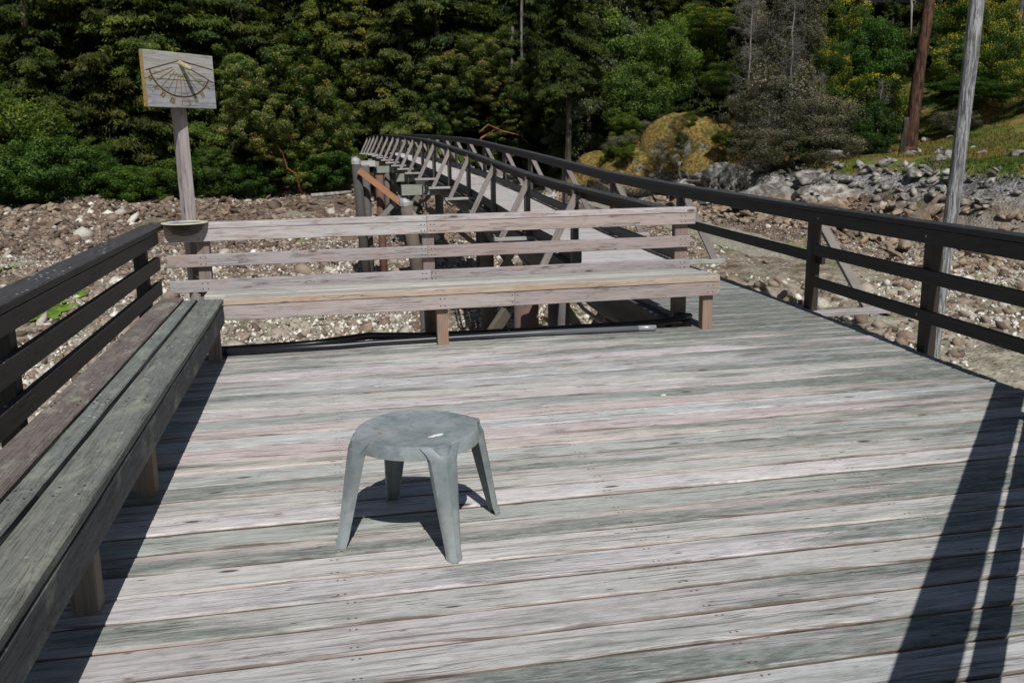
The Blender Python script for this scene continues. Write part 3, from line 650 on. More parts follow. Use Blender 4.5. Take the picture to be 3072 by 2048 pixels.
# ================================================================== pipes on the deck edge
M['blackpipe'] = plain('black_polythene', (.012, .013, .016), .32, .5)
M['greypipe'] = plain('galvanised_pipe', (.42, .43, .45), .4, .5, .3, 30, .2)
t = NT('painted_sheen_pipe'); px_ = t.n('SeparateXYZ', {0: t.n('TexCoord').outputs['Object']}).outputs[0]
t.base(t.mix(t.ss(px_, .8, 2.4), (.012, .014, .02), (.13, .14, .155)), .38, .6); M['sheenpipe'] = t.m  # grey towards the right end paints a gloss highlight onto the black pipe
V, Fc = tube_np([(-.95, 7.20, .032), (.03, 7.22, .03), (.27, 7.25, .03), (.81, 7.26, .03), (1.64, 7.265, .03), (2.50, 7.215, .03)], .024, 12)
o = pyobj('water_pipe', V, Fc, M['sheenpipe']); tag(o, 'long dark pipe lying on the deck under the far bench with a pale cut end', 'pipe')
V, Fc = tube_np([(2.50, 7.215, .03), (2.655, 7.205, .03)], .0244, 12, True); pyobj('pale_pipe_end', V, Fc, M['greypipe'], o)
hp = [(-.95, 7.36, .02), (-.2, 7.35, .03), (.25, 7.345, .07), (.7, 7.36, .04), (1.6, 7.37, .03), (2.6, 7.37, .035), (2.98, 7.45, .04), (3.10, 7.56, .04), (3.02, 7.66, .03)]
o = pyobj('black_hose', *tube_np(hp, .03, 10), M['blackpipe']); tag(o, 'thick black hose along the far edge of the deck behind the pipe', 'hose')

# ================================================================== plastic stool
t = NT('faded_green_plastic'); tc = t.n('TexCoord').outputs['Object']; geo = t.n('NewGeometry')
a = t.noise(tc, 5., 5., .65); b = t.noise(tc, 28., 4., .7); s1 = t.noise(t.vm('MULTIPLY', t.vm('ADD', tc, (.3, .1, 0)), (5, 60, 8)), 1., 3., .6)
nz = t.n('SeparateXYZ', {0: geo.outputs['Normal']}).outputs[2]
c = t.mix(t.ss(a, .35, .65), (.18, .212, .218), (.30, .34, .345)); c = t.mix(t.ss(b, .5, .72, 0, .5), c, (.12, .135, .135))
c = t.mix(t.math('MULTIPLY', t.ss(s1, .60, .72), t.ss(nz, .5, .9, 0, .55)), c, (.42, .44, .41))
c = t.mix(t.ss(t.noise(tc, 7.5, 3.), .62, .72, 0, .5), c, (.06, .22, .17))
nzn = t.ss(t.noise(t.vm('MULTIPLY', tc, (1, 1, .35)), 9., 4., .6), .45, .7, 0, .5)
c = t.mix(t.math('MULTIPLY', nzn, t.ss(nz, .5, .1)), c, (.23, .225, .215))
t.base(c, .48, .4); t.bump(b, .12, .002); M['stool'] = t.m
st = thing('plastic_stool', 'round faded grey-green plastic stool standing in the middle of the deck', 'stool', (.302, 3.622, 0), R(196.5))
SH = .448; NS = 96
def seat_pt(an, rr):
    # four shoulder bulges at 0, 90, 180, 270 degrees
    b = max(0, math.cos(2*an))**14 if True else 0
    c4 = abs(math.cos(2*an)); bul = c4**26
    return rr*(1+.145*bul)
prof = [(0, -.004), (.10, -.0045), (.19, -.004), (.2, -.0035), (.236, -.001), (.243, .0), (.2505, -.0015), (.2525, -.005), (.2575, -.054), (.2555, -.055), (.2515, -.051), (.2495, -.016), (.236, -.006), (0, -.010)]
V = []; Fq = []
for i, (r_, z_) in enumerate(prof):
    for j in range(NS):
        an = 2*math.pi*j/NS; k_ = min(1, (r_/.25)**6) if i < 12 else 0
        c4 = abs(math.cos(2*an)) if abs(math.cos(2*an)) > .0 else 0
        bul = (c4**22)*k_ if (math.cos(2*an) > 0 or True) else 0
        # legs sit at multiples of 90 deg: |cos 2a| peaks every 90 deg
        rr_l = r_*(1+.13*bul) if i < 12 else r_
        V.append((rr_l*math.cos(an), rr_l*math.sin(an), SH+z_-(.006*bul if i < 7 else 0)))
for i in range(len(prof)-1):
    for j in range(NS): Fq.append((i*NS+j, i*NS+(j+1) % NS, (i+1)*NS+(j+1) % NS, (i+1)*NS+j))
o = pyobj('seat', V, Fq, M['stool'], st); o.data.set_sharp_from_angle(angle=R(38))
# legs: outward-facing C-channels, wide at the shoulder, splayed
NL = 30
secs = []
for i in range(NL):
    f_ = i/(NL-1); z_ = (SH-.004)*(1-f_)+.0*f_
    rad = .284+.084*f_ if f_ > .07 else .262+.022*(f_/.07)
    wdt = (.128*(1-f_)+.056*f_) if f_ > .17 else .114+((.17-f_)/.17)**2*.075
    dep = .050*(1-f_)+.034*f_
    if f_ > .965: rad += .004; wdt += .006
    secs.append((z_, rad, wdt, dep))
V = []; Fq = []; TH = .004
def csec(rad, wdt, dep):
    o_ = []
    w2 = wdt/2; cr = min(.02, dep*.5)
    outer = [(rad-dep, -w2), (rad-dep*.45, -w2*.93), (rad-dep*.13, -w2*.62), (rad-.001, -w2*.20), (rad+.004, 0), (rad-.001, w2*.20), (rad-dep*.13, w2*.62), (rad-dep*.45, w2*.93), (rad-dep, w2)]
    inner = [(x-TH*(1.2), y*(1-TH*1.2/w2)) for x, y in outer]; inner[0] = (rad-dep, -w2+TH); inner[-1] = (rad-dep, w2-TH)
    return outer+inner[::-1]
for (z_, rad, wdt, dep) in secs:
    for x, y in csec(rad, wdt, dep): V.append((x, y, z_))
m_ = 18
for i in range(NL-1):
    for j in range(m_): Fq.append((i*m_+j, i*m_+(j+1) % m_, (i+1)*m_+(j+1) % m_, (i+1)*m_+j))
Fq.append(tuple((NL-1)*m_+j for j in range(m_)))
lm = bpy.data.meshes.new('leg'); lm.from_pydata(V, [], Fq); lm.update(); lm.materials.append(M['stool'])
for p in lm.polygons: p.use_smooth = True
lm.set_sharp_from_angle(angle=R(40))
for k in range(4):
    link('leg', lm, st, rot=(0, 0, k*math.pi/2))
M['dropping'] = plain('bird_dropping', (.80, .79, .76), .7, .3, 0, 40, .1)
def blob(x, y, z, sx, sy, h, rot, lbl, par_seed):
    v, f = lathe([(0, h), (.5, h*.9), (.85, h*.55), (1.0, 0)], 18); r_ = random.Random(par_seed)
    ph = [r_.uniform(0, 6.28) for _ in range(3)]
    vv = []
    for q in v:
        an = math.atan2(q[1], q[0]); k_ = 1+.14*math.sin(2*an+ph[0])+.1*math.sin(3*an+ph[1])
        vv.append((q[0]*k_*sx, q[1]*k_*sy, q[2]))
    o = pyobj('bird_dropping', vv, f, M['dropping'], loc=(x, y, z)); o.rotation_euler.z = rot; return tag(o, lbl, 'bird dropping')
blob(.375, 3.515, SH-.004, .026, .013, .0018, .35, 'white splash of bird dropping on the stool seat', 1)
blob(.349, 3.50, SH-.004, .016, .007, .0012, .1, 'thin smear beside the white splash on the stool seat', 5)
blob(2.02, 5.32, .0, .022, .014, .002, .2, 'white spot on the deck planks right of centre', 2)
o = pyobj('snail_shell', *lathe([(0, .006), (.004, .005), (.0065, .002), (.006, -.001), (0, -.001)], 10), plain('brown_bit', (.33, .20, .14), .7), loc=(.148, 3.60, SH-.003)); tag(o, 'tiny brown crumb on the left of the stool seat', 'crumb')

# ================================================================== sundial
sd = thing('wooden_sundial', 'weathered wooden sundial board on a post behind the far bench', 'sundial', (-1.13, 7.86, 0))
M['sign'] = wood('sundial_wood', knots=.8, side=None, grain=1.5, stain=.8)
yb = .95; ax = Vector((math.cos(yb), math.sin(yb), 0)); nf = Vector((math.sin(yb), -math.cos(yb), 0))
# post, slightly turned
ya2 = .62; a2 = Vector((math.cos(ya2), math.sin(ya2), 0)); n2 = Vector((math.sin(ya2), -math.cos(ya2), 0))
pc = Vector((-1.125, 7.90, 0))
beam('post', pc+Vector((0, 0, -.4)), pc+Vector((-.012, 0, 1.90)), .088, .088, sd, M['sign'], (.36, .325, .32), upv=n2)
ctr = Vector((-1.0925, 7.775, 2.101))+nf*.0
BW, BHt = .735, .415; slant = 0.0
def brd(z0, z1, col, dx=0):
    c_ = ctr+Vector((0, 0, (z0+z1)/2)); hgt = z1-z0
    return beam('face_board', c_-ax*(BW/2-dx)-nf*.0, c_+ax*(BW/2)-nf*.0, .036, hgt, sd, M['sign'], col, upv=(0, 0, 1), seg=8, wob=.0008, ch=.003)
brd(.002, .2075, (.44, .43, .41)); brd(-.2075, -.0015, (.37, .38, .40), .006)
beam('back_cleat', ctr-nf*.045+Vector((0, 0, -.26)), ctr-nf*.045+Vector((0, 0, .15)), .088, .05, sd, M['sign'], (.25, .22, .2), upv=nf)
M['groove'] = plain('carved_dark_line', (.060, .045, .028), .8); M['ochre'] = plain('ochre_paint', (.29, .205, .07), .7, .3, 0, 0, .3, 60)
beam('painted_edge', ctr-ax*(BW/2+.0015)+Vector((0, 0, -.203)), ctr-ax*(BW/2+.0015)+Vector((0, 0, .203)), .034, .003, sd, M['ochre'], upv=ax, ch=.0005)
fr = .018+.0006
def dial(u, v, k=0): return ctr+ax*u+Vector((0, 0, v))+nf*(fr+k)
def stroke(p, q, wd, mat, name='carved_line', k=0):
    return beam(name, dial(*p, k), dial(*q, k), .0022, wd, sd, mat, upv=nf.cross(dial(*q)-dial(*p)), ch=.0003)
HX, HZ = .0, .15
for (u, v) in [(-.355, .06), (.355, .10)]: stroke((HX, HZ), (u, v), .007, M['groove'])
stroke((HX+.03, HZ-.03), (.35, .0), .006, M['groove'])
RA = .225; RX = 1.44
arc = [(HX+RA*RX*math.cos(a_), .10+RA*math.sin(a_)) for a_ in np.linspace(R(188), R(340), 22)]
for p_, q_ in zip(arc, arc[1:]):
    stroke(p_, q_, .010, M['groove']); stroke((p_[0]*.972, .10+(p_[1]-.10)*.972), (q_[0]*.972, .10+(q_[1]-.10)*.972), .003, M['ochre'])
hours = [198, 212, 226, 240, 254, 267, 279, 291, 304, 320]
for h_ in hours:
    a_ = R(h_); stroke((HX+.09*math.cos(a_), .115+.07*math.sin(a_)), (HX+RA*RX*.98*math.cos(a_), .10+RA*.98*math.sin(a_)), .006, M['ochre'])
    stroke((HX+.091*math.cos(a_)+.004, .115+.07*math.sin(a_)), (HX+RA*RX*.98*math.cos(a_)+.004, .10+RA*.98*math.sin(a_)), .002, M['groove'])
def numeral(txt, a_):
    cx, cz = HX+(RA*RX+.012)*math.cos(a_), .10+(RA+.040)*math.sin(a_); th = a_+math.pi/2
    ex = (math.cos(th), math.sin(th)); ez = (-math.sin(th), math.cos(th)); H = .048; adv = {'I': .013, 'V': .028, 'X': .028}
    W_ = sum(adv[c_] for c_ in txt); x = -W_/2
    for c_ in txt:
        w_ = adv[c_]; m0 = x+w_/2
        L_ = {'I': [((m0, -H/2), (m0, H/2))], 'V': [((m0-w_*.38, H/2), (m0, -H/2)), ((m0, -H/2), (m0+w_*.38, H/2))], 'X': [((m0-w_*.36, H/2), (m0+w_*.36, -H/2)), ((m0-w_*.36, -H/2), (m0+w_*.36, H/2))]}[c_]
        for (a0, a1) in L_:
            f_ = lambda p: (cx+ex[0]*p[0]+ez[0]*p[1], cz+ex[1]*p[0]+ez[1]*p[1])
            stroke(f_(a0), f_(a1), .008, M['ochre'], 'numeral'); stroke((f_(a0)[0]+.003, f_(a0)[1]-.003), (f_(a1)[0]+.003, f_(a1)[1]-.003), .004, M['groove'], 'numeral')
        x += w_
for txt, h_ in zip(['VIII', 'IX', 'X', 'XI', 'XII', 'I', 'II', 'III', 'IV', 'V'], [187, 201, 216, 232, 250, 268, 281, 295, 311, 328]):
    if txt == 'VIII': continue
    numeral(txt, R(h_))
# gnomon: rounded wooden peg
g0 = dial(.0, .135)-nf*.01; g1 = g0+nf*.12+Vector((0, 0, -.055))
V, Fc = tube_np([g0, g0+(g1-g0)*.5, g0+(g1-g0)*.9, g1], [.020, .019, .017, .011], 12)
pyobj('gnomon', [Vector(v)-sd.location for v in V], Fc, plain('gnomon_wood', (.42, .36, .22), .7, .3, 0, 0, .25, 30), sd)
# bowl hung on the far rail
t = NT('enamel_bowl'); nz = t.n('NewGeometry'); tc = t.n('TexCoord').outputs['Object']
zz = t.n('SeparateXYZ', {0: tc}).outputs[2]
c = t.mix(t.ss(zz, .095, .101), t.mix(t.ss(t.noise(t.vm('MULTIPLY', tc, (1, 1, 3)), 14., 3.), .4, .7), (.04, .036, .033), (.085, .075, .066)), (.62, .60, .47))
c = t.mix(t.math('MULTIPLY', t.ss(t.noise(tc, 20., 3.), .5, .7), t.ss(zz, .09, .10)), c, (.35, .20, .11))
t.base(c, .5, .4)
prof_ = [(0, 0), (.045, .002), (.09, .018), (.125, .05), (.146, .086), (.150, .0985), (.138, .09), (.118, .052), (.085, .024), (.04, .01), (0, .009)]
V = []; Fc = []; NB = 24
for r_, z_ in prof_:
    for j in range(NB+1):
        an = math.pi+math.pi*j/NB; V.append((r_*math.cos(an), r_*math.sin(an)*.9, z_))
for i in range(len(prof_)-1):
    for j in range(NB): Fc.append((i*(NB+1)+j, i*(NB+1)+j+1, (i+1)*(NB+1)+j+1, (i+1)*(NB+1)+j))
o = pyobj('enamel_bowl', V, Fc, t.m, loc=(-1.135, 7.651, .902)); tag(o, 'shallow dark bowl with a cream rim fixed to the far rail below the sundial', 'bowl')
V, Fc = lathe([(.13, .1), (.176, .0995), (.182, .103), (.176, .108), (.13, .107), (.13, .1)], 36)
pyobj('rim', V, Fc, t.m, o)
V, Fc = lathe([(0, .1005), (.131, .1005), (.131, .103), (0, .103)], 36)
pyobj('dish', V, Fc, M['greypipe'], o, loc=(0, 0, .0005))

# ================================================================== footbridge
fb = thing('footbridge', 'long narrow wooden footbridge rising from the deck to the wooded shore', 'footbridge', (3.7, 20, 0))
ST = [(3.02, 7.74, 0.0), (3.119, 11.35, .03), (3.138, 14.3, .10), (3.155, 17.45, .235), (3.143, 20.5, .375), (3.065, 23.16, .495), (2.948, 25.5, .625), (2.892, 28.04, .71), (2.869, 30.67, .765), (2.86, 33.4, .81), (2.83, 36.2, .86), (2.83, 39.1, .905), (2.81, 42.3, .955), (2.76, 45.45, .995), (2.71, 48.6, 1.025), (2.68, 51.7, 1.035), (2.64, 54.9, 1.01), (2.59, 58.0, .985)]
HP = .985; WB = 1.26
def sidev(i, s):
    a = Vector(ST[max(0, i-1)]); b = Vector(ST[min(len(ST)-1, i+1)]); d = (b-a); d.z = 0; d.normalize(); return Vector((d.y, -d.x, 0)), d
for i in range(len(ST)-1):
    A_ = Vector(ST[i]); B_ = Vector(ST[i+1]); na, da = sidev(i, 1); nb, db_ = sidev(i+1, 1); L = (B_-A_).length
    if i == 0: A_ = Vector((3.055, 7.74, 0))
    # deck planks across
    n = (0 if i == 0 else int(L/.155)) if i < 7 else int(L/.31)
    for k in range(n):
        f_ = (k+.5)/n; p = A_.lerp(B_, f_); nn = na.lerp(nb, f_).normalized()
        if i == 0 and p.y < 7.45: continue
        ww = L/n-.008; xr = WB+.0
        o = beam('deck_plank', p+nn*.05+Vector((0, 0, -.022)), p+nn*(xr+.03 if i else 1.30+.02*f_)+Vector((0, 0, -.022)), ww, .044, fb, M['bdeck'], jit((.47, .46, .455), .08), share=False, ch=.004)
    # stringers
    for s_ in (-.06, WB+.04):
        beam('stringer', A_+na*s_+Vector((0, 0, -.20)), B_+nb*s_+Vector((0, 0, -.20)), .10, .34, fb, M['dark'], (.075, .072, .07), ext=.0)
    # kick boards
    for s_, c_ in ((.02, (.06, .06, .065)), (WB+.03, (.055, .055, .06))):
        if i == 0: continue
        beam('kick_board', A_+na*s_+Vector((0, 0, .09)), B_+nb*s_+Vector((0, 0, .09)), .04, .15, fb, M['dark'], c_)
    # handrails
    ra = Vector(ST[i]); rb_ = Vector(ST[i+1])
    for s_, sg in ((0, -1), (WB+.05, 1)):
        za = HP; pa = ra+na*s_; pb = rb_+nb*s_
        if s_ > 1 and i == 0: pa = Vector((e(7.93)+.065, 7.93, 0)); za = .96
        if s_ == 0 and i == 0: pa = Vector((3.10, 7.80, 0)); za = .955
        beam('handrail', pa+Vector((0, 0, za-.02)), pb+Vector((0, 0, HP-.02)), .14, .042, fb, M['dark'], (.05, .054, .058), ch=.005, seg=3, wob=.001)
        beam('rail_board', pa-na*sg*.047+Vector((0, 0, za-.095)), pb-nb*sg*.047+Vector((0, 0, HP-.095)), .038, .108, fb, M['dark'], (.038, .036, .037))
    if i == 0:
        beam('rail_board', Vector((e(7.7)+.12, 7.74, .47)), B_+nb*(WB+.09)+Vector((0, 0, .50)), .038, .10, fb, M['dark'], DK)
for i in range(1, len(ST)):
    A_ = Vector(ST[i]); na, da = sidev(i, 1)
    for s_, sg in ((0, -1), (WB+.05, 1)):
        b_ = A_+na*(s_+sg*.055)
        beam('post', b_+Vector((0, 0, -.3)), b_+Vector((0, 0, HP-.045)), .09, .09, fb, M['dark'], (.085, .075, .07), upv=da, share=True)
        lo = A_+na*s_+Vector((0, 0, -.02))-da*.0
        beam('outrigger', lo-da*.11-na*sg*.04, lo-da*.11+na*sg*.62, .14, .05, fb, M['grey'], jit((.40, .39, .38)), share=True)
        beam('brace', lo-da*.11+na*sg*.50+Vector((0, 0, .02)), b_-da*.10+Vector((0, 0, HP-.1)), .09, .045, fb, M['grey'], jit((.27, .245, .24)), upv=da)
# extra outrigger near the deck end on the right
# bents: piles, cap beam and cross braces
M['alu'] = plain('aluminium_cap', (.50, .52, .54), .45, .6, .3, 14, .25)
def pile(x, y, zt, r_, col=(.14, .115, .10), cap=True, lean=(0, 0)):
    zb = float(ground_z(x, y))-.6
    V, Fc = tube_np([(x+lean[0], y+lean[1], zb), (x+lean[0]*.5, y+lean[1]*.5, (zb+zt)/2), (x, y, zt)], [r_*1.1, r_*1.03, r_], 12)
    pyobj('pile', [Vector(v)-fb.location for v in V], Fc, M['grey'], fb, color=col)
    if cap:
        V, Fc = tube_np([(x, y, zt-.13), (x, y, zt-.03), (x, y, zt+.03), (x+.02, y, zt+.06)], [r_*1.06, r_*1.08, r_*.98, r_*.3], 12)
        pyobj('pile_cap', [Vector(v)-fb.location for v in V], Fc, M['alu'], fb, smooth=False)
# (y, centre height of the cap beam, left end, right end)
for (cy, zb_, xa, xb) in [(13.2, -.40, 2.85, 4.5), (19.8, -.02, 2.9, 4.6), (26.4, .27, 2.03, 4.6), (34.0, .34, 2.45, 4.3), (41.5, .44, 2.15, 4.2), (48.0, .52, 2.4, 4.1), (53.5, .56, 2.3, 4.0)]:
    beam('cap_beam', (xa, cy, zb_), (xb, cy, zb_), .27, .29, fb, M['grey'], (.27, .29, .26))
    beam('bearing_block', (xa+.42, cy+.03, zb_+.24), (xb-.3, cy+.03, zb_+.24), .20, .18, fb, M['dark'], (.06, .06, .06))
    zt = zb_-.147
    for px in (xa+.45, xb-.3): pile(px, cy+.02, zt, .15, cap=False)
    gz = float(ground_z(3.2, cy))
    beam('cross_brace', (xa+.35, cy-.21, zt-.05), (xb-.3, cy-.21, max(gz+.3, zt-1.6)), .05, .14, fb, M['grey'], (.17, .15, .14), upv=(0, 0, 1))
    beam('cross_brace', (xb-.35, cy-.28, zt-.05), (xa+.3, cy-.28, max(gz+.3, zt-1.6)), .05, .14, fb, M['grey'], (.15, .13, .125), upv=(0, 0, 1))
pile(2.12, 25.95, -.01, .19, cap=True, lean=(.35, -.2)); pile(.81, 26.5, 1.15, .13, cap=True, col=(.075, .07, .065), lean=(.15, 0)); pile(1.06, 26.75, .98, .12, cap=False, col=(.11, .105, .10)); pile(1.45, 26.7, .7, .11, cap=False, col=(.16, .09, .07))
beam('cap_beam', (.7, 26.85, 1.02), (1.35, 26.85, 1.02), .2, .16, fb, M['grey'], (.45, .46, .44))
beam('cross_brace', (1.0, 26.3, -.9), (2.0, 26.35, .1), .05, .14, fb, M['grey'], (.22, .21, .20), upv=(0, 0, 1))
beam('cross_brace', (2.1, 25.8, -.2), (3.0, 25.9, -1.1), .06, .16, fb, M['grey'], (.33, .30, .28), upv=(0, 0, 1))
pile(2.58, 12.1, -.42, .17, (.15, .10, .09), False); pile(2.98, 11.6, -.2, .085, (.12, .11, .11), False)
pile(1.05, 10.2, -.5, .12, (.10, .09, .085), False); pile(1.35, 13.6, -.3, .10, (.11, .10, .09), False)
beam('sawn_offcut', (2.28, 11.3, -1.15), (2.95, 11.5, -1.45), .07, .2, fb, M['grey'], (.36, .31, .29))
beam('cross_brace', (.6, 10.4, -2.3), (2.2, 11.6, -.6), .08, .16, fb, M['grey'], (.12, .10, .08), upv=(0, 0, 1))
o = beam('orange_brace', (.86, 26.25, .86), (2.02, 26.2, -.10), .06, .17, fb, M['orange'], (.36, .19, .105), upv=(0, 0, 1)); o['label'] = 'new orange diagonal brace'
for off_, sag, r_ in ((-.22, .16, .028), (-.30, .22, .022)):
    pts = []
    for i in range(0, 8):
        A_ = Vector(ST[i]); B_ = Vector(ST[i+1]); na, _d = sidev(i, 1)
        for k in range(5):
            f_ = k/5; p = A_.lerp(B_, f_)+na*off_; p.z += -.10-sag*math.sin(math.pi*f_); pts.append(p)
    V, Fc = tube_np(pts, r_, 8); o = pyobj('slung_hose', [Vector(v)-fb.location for v in V], Fc, M['blackpipe'], fb)

# ================================================================== grey leaning pile and red trunk
t = NT('silver_pile'); tc = t.n('TexCoord').outputs['Object']; v = t.vm('MULTIPLY', tc, (1, 1, .09))
a = t.noise(v, 26., 4., .65); b = t.noise(v, 7., 3., .6); a0 = t.noise(v, 60., 2., .6)
c = t.mix(t.ss(a, .38, .60), (.13, .13, .135), (.42, .43, .44)); c = t.mix(t.ss(b, .5, .7, 0, .4), c, (.2, .2, .2)); c = t.mix(t.ss(a0, .55, .7, 0, .6), c, (.05, .05, .05))
zz = t.n('SeparateXYZ', {0: tc}).outputs[2]
t.base(c, .85, .2); t.bump(t.math('ADD', a, a0), 1., .03)
def pole(name, p0, p1, r0, r1, mat, n=24, sides=20, wob=.1, loc=None):
    p0 = Vector(p0); p1 = Vector(p1); pts = []; rad = []
    for i in range(n+1):
        f_ = i/n; q = p0.lerp(p1, f_); q.x += math.sin(f_*7+p0.x)*wob*.5; q.y += math.cos(f_*5)*wob*.3; pts.append(q); rad.append((r0*(1-f_)+r1*f_)*(1+.04*math.sin(f_*23)))
    V, Fc = tube_np(pts, rad, sides)
    return pyobj(name, [Vector(v_)-p0 for v_ in V], Fc, mat, loc=p0)
o = pole('mooring_pile', (10.88, 14.72, -2.9), (11.30, 14.78, 7.2), .118, .125, t.m, wob=.05); tag(o, 'tall bare silver-grey pole leaning right just outside the deck railing', 'pole')

# ================================================================== vegetation
def leafmat(name, stops, rough=.6, trans=.25, spec=.25):
    t = NT(name); at = t.n('Attribute', attribute_name='tint').outputs['Fac']; oi = t.n('ObjectInfo')
    P = t.n('NewGeometry').outputs['Position']; b = t.noise(P, .8, 3., .6)
    c = t.n('ValToRGB', {0: at}); cr = c.color_ramp
    cr.elements[0].position = stops[0][0]; cr.elements[0].color = (*stops[0][1], 1); cr.elements[1].position = stops[-1][0]; cr.elements[1].color = (*stops[-1][1], 1)
    for p_, q_ in stops[1:-1]: cr.elements.new(p_).color = (*q_, 1)
    col = t.mix(1., c.outputs[0], oi.outputs['Color'], 'MULTIPLY')
    col = t.mix(t.ss(b, .35, .65, 0, .35), col, t.mix(1., col, (1.25, 1.0, .7), 'MULTIPLY'))
    t.base(col, rough, spec)
    tr = t.n('BsdfTranslucent', {0: t.mix(1., col, (1.2, 1.3, .6), 'MULTIPLY')})
    mx = t.n('MixShader', {0: trans, 1: t.bsdf.outputs[0], 2: tr.outputs[0]}); t.t.links.new(mx.outputs[0], t.out.inputs[0]); return t.m
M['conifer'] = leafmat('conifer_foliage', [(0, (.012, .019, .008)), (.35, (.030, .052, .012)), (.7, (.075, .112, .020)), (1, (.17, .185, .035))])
M['leaf'] = leafmat('broad_leaf', [(0, (.016, .03, .008)), (.4, (.042, .076, .016)), (.75, (.085, .130, .026)), (1, (.16, .195, .04))], .5, .3)
M['arbutus'] = leafmat('arbutus_leaf', [(0, (.02, .035, .01)), (.45, (.055, .085, .018)), (.80, (.12, .145, .03)), (.90, (.20, .15, .05)), (1, (.30, .17, .09))], .45, .2, .4)
M['broom'] = leafmat('broom_leaf', [(0, (.015, .04, .006)), (.5, (.045, .095, .014)), (.74, (.09, .15, .02)), (.86, (.42, .33, .02)), (1, (.60, .47, .03))], .6, .2)
M['greyleaf'] = leafmat('greygreen_leaf', [(0, (.035, .036, .022)), (.5, (.085, .090, .048)), (.85, (.17, .165, .11)), (1, (.32, .30, .26))], .8, .15)
M['bark'] = None
def barkmat(name, c1, c2, sc_=5.):
    t = NT(name); tc = t.n('TexCoord').outputs['Object']; a = t.noise(t.vm('MULTIPLY', tc, (1, 1, .18)), sc_, 5., .7); b = t.noise(tc, 2., 3.)
    c = t.mix(t.ss(a, .38, .62), c1, c2); c = t.mix(t.ss(b, .5, .7, 0, .5), c, c1); t.base(c, .9, .15); t.bump(a, 1., .05); return t.m
M['bark'] = barkmat('dark_bark', (.035, .028, .022), (.12, .10, .085))
M['redbark'] = barkmat('red_fir_bark', (.026, .017, .013), (.135, .072, .047), 9.)
M['arbbark'] = barkmat('arbutus_bark', (.12, .045, .022), (.33, .14, .065), 3.)
M['greybark'] = barkmat('grey_dead_bark', (.10, .095, .09), (.27, .26, .245), 6.)
M['palebark'] = barkmat('pale_bark', (.16, .15, .14), (.40, .38, .35), 3.)

M['dimbark'] = barkmat('dim_grey_bark', (.05, .045, .04), (.20, .185, .17), 4.)
def unit(v): return v/np.maximum(np.linalg.norm(v, axis=-1, keepdims=True), 1e-9)
def quads(C, D, Nn, Lh, Wd):
    """leaf diamonds: centre C, direction D, approx normal Nn"""
    D = unit(D); S_ = unit(np.cross(D, Nn)); n = len(C); Lh = np.broadcast_to(Lh, n)[:, None]; Wd = np.broadcast_to(Wd, n)[:, None]
    V = np.stack([C-D*Lh*.5, C+S_*Wd*.5+D*Lh*.05, C+D*Lh*.5, C-S_*Wd*.5+D*Lh*.05], 1).reshape(-1, 3)
    return V, np.arange(4*n).reshape(n, 4)
def conifer(seed, H=22., Rb=4.2, n_br=300, droop=.22, lw=1., sprays=34, z0=.6, dens_top=13.):
    r = np.random.default_rng(seed); Cs, Ds, Ns, Ls, Ws, Ts = [], [], [], [], [], []
    for b in range(n_br):
        f_ = r.uniform(0, 1)**1.35; z = z0+f_*(H-z0); az = r.uniform(0, 2*np.pi)
        L = Rb*(1-(z/H))**.75*r.uniform(.55, 1.12)*(1+.25*math.sin(3*az+seed+z*.7)); L = max(L, .5)
        d = np.array([math.cos(az), math.sin(az), 0]); sd_ = np.array([-d[1], d[0], 0])
        bt = r.uniform(-.2, .22)
        n = int(sprays*(L/3)**1.2*(1.0 if z < dens_top else .45))+8
        s = r.uniform(.18, 1, n)**.75
        lat = r.normal(0, 1, n)*(.34*L*(1.08-s)*.6+.06)
        drop = -droop*L*s**2-.30*np.abs(lat)-r.exponential(.10, n)
        C = d[None]*(s*L)[:, None]+sd_[None]*lat[:, None]+np.array([0, 0, z])[None]+np.array([0, 0, 1])[None]*(drop+.12*L*s)[:, None]
        k = 9; Cc = np.repeat(C, k, 0)+r.normal(size=(n*k, 3))*np.array([.13, .13, .06])
        dr = d[None]*.55+sd_[None]*(np.sign(lat)*.45)[:, None]+np.array([0, 0, -.55])[None]
        Dc = np.repeat(dr, k, 0)+r.normal(size=(n*k, 3))*.42
        Nc = np.array([0, 0, .8])[None]+d[None]*.55+r.normal(size=(n*k, 3))*.5
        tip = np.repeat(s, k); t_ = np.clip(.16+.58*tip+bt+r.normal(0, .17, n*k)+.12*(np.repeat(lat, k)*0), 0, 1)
        Cs.append(Cc); Ds.append(Dc); Ns.append(Nc); Ls.append(r.uniform(.16, .40, n*k)); Ws.append(r.uniform(.04, .09, n*k)*lw); Ts.append(t_)
    C, D, Nn, L, W_, T_ = map(np.concatenate, (Cs, Ds, Ns, Ls, Ws, Ts)); V, F = quads(C, D, Nn, L, W_); return V, F, np.repeat(T_, 4)
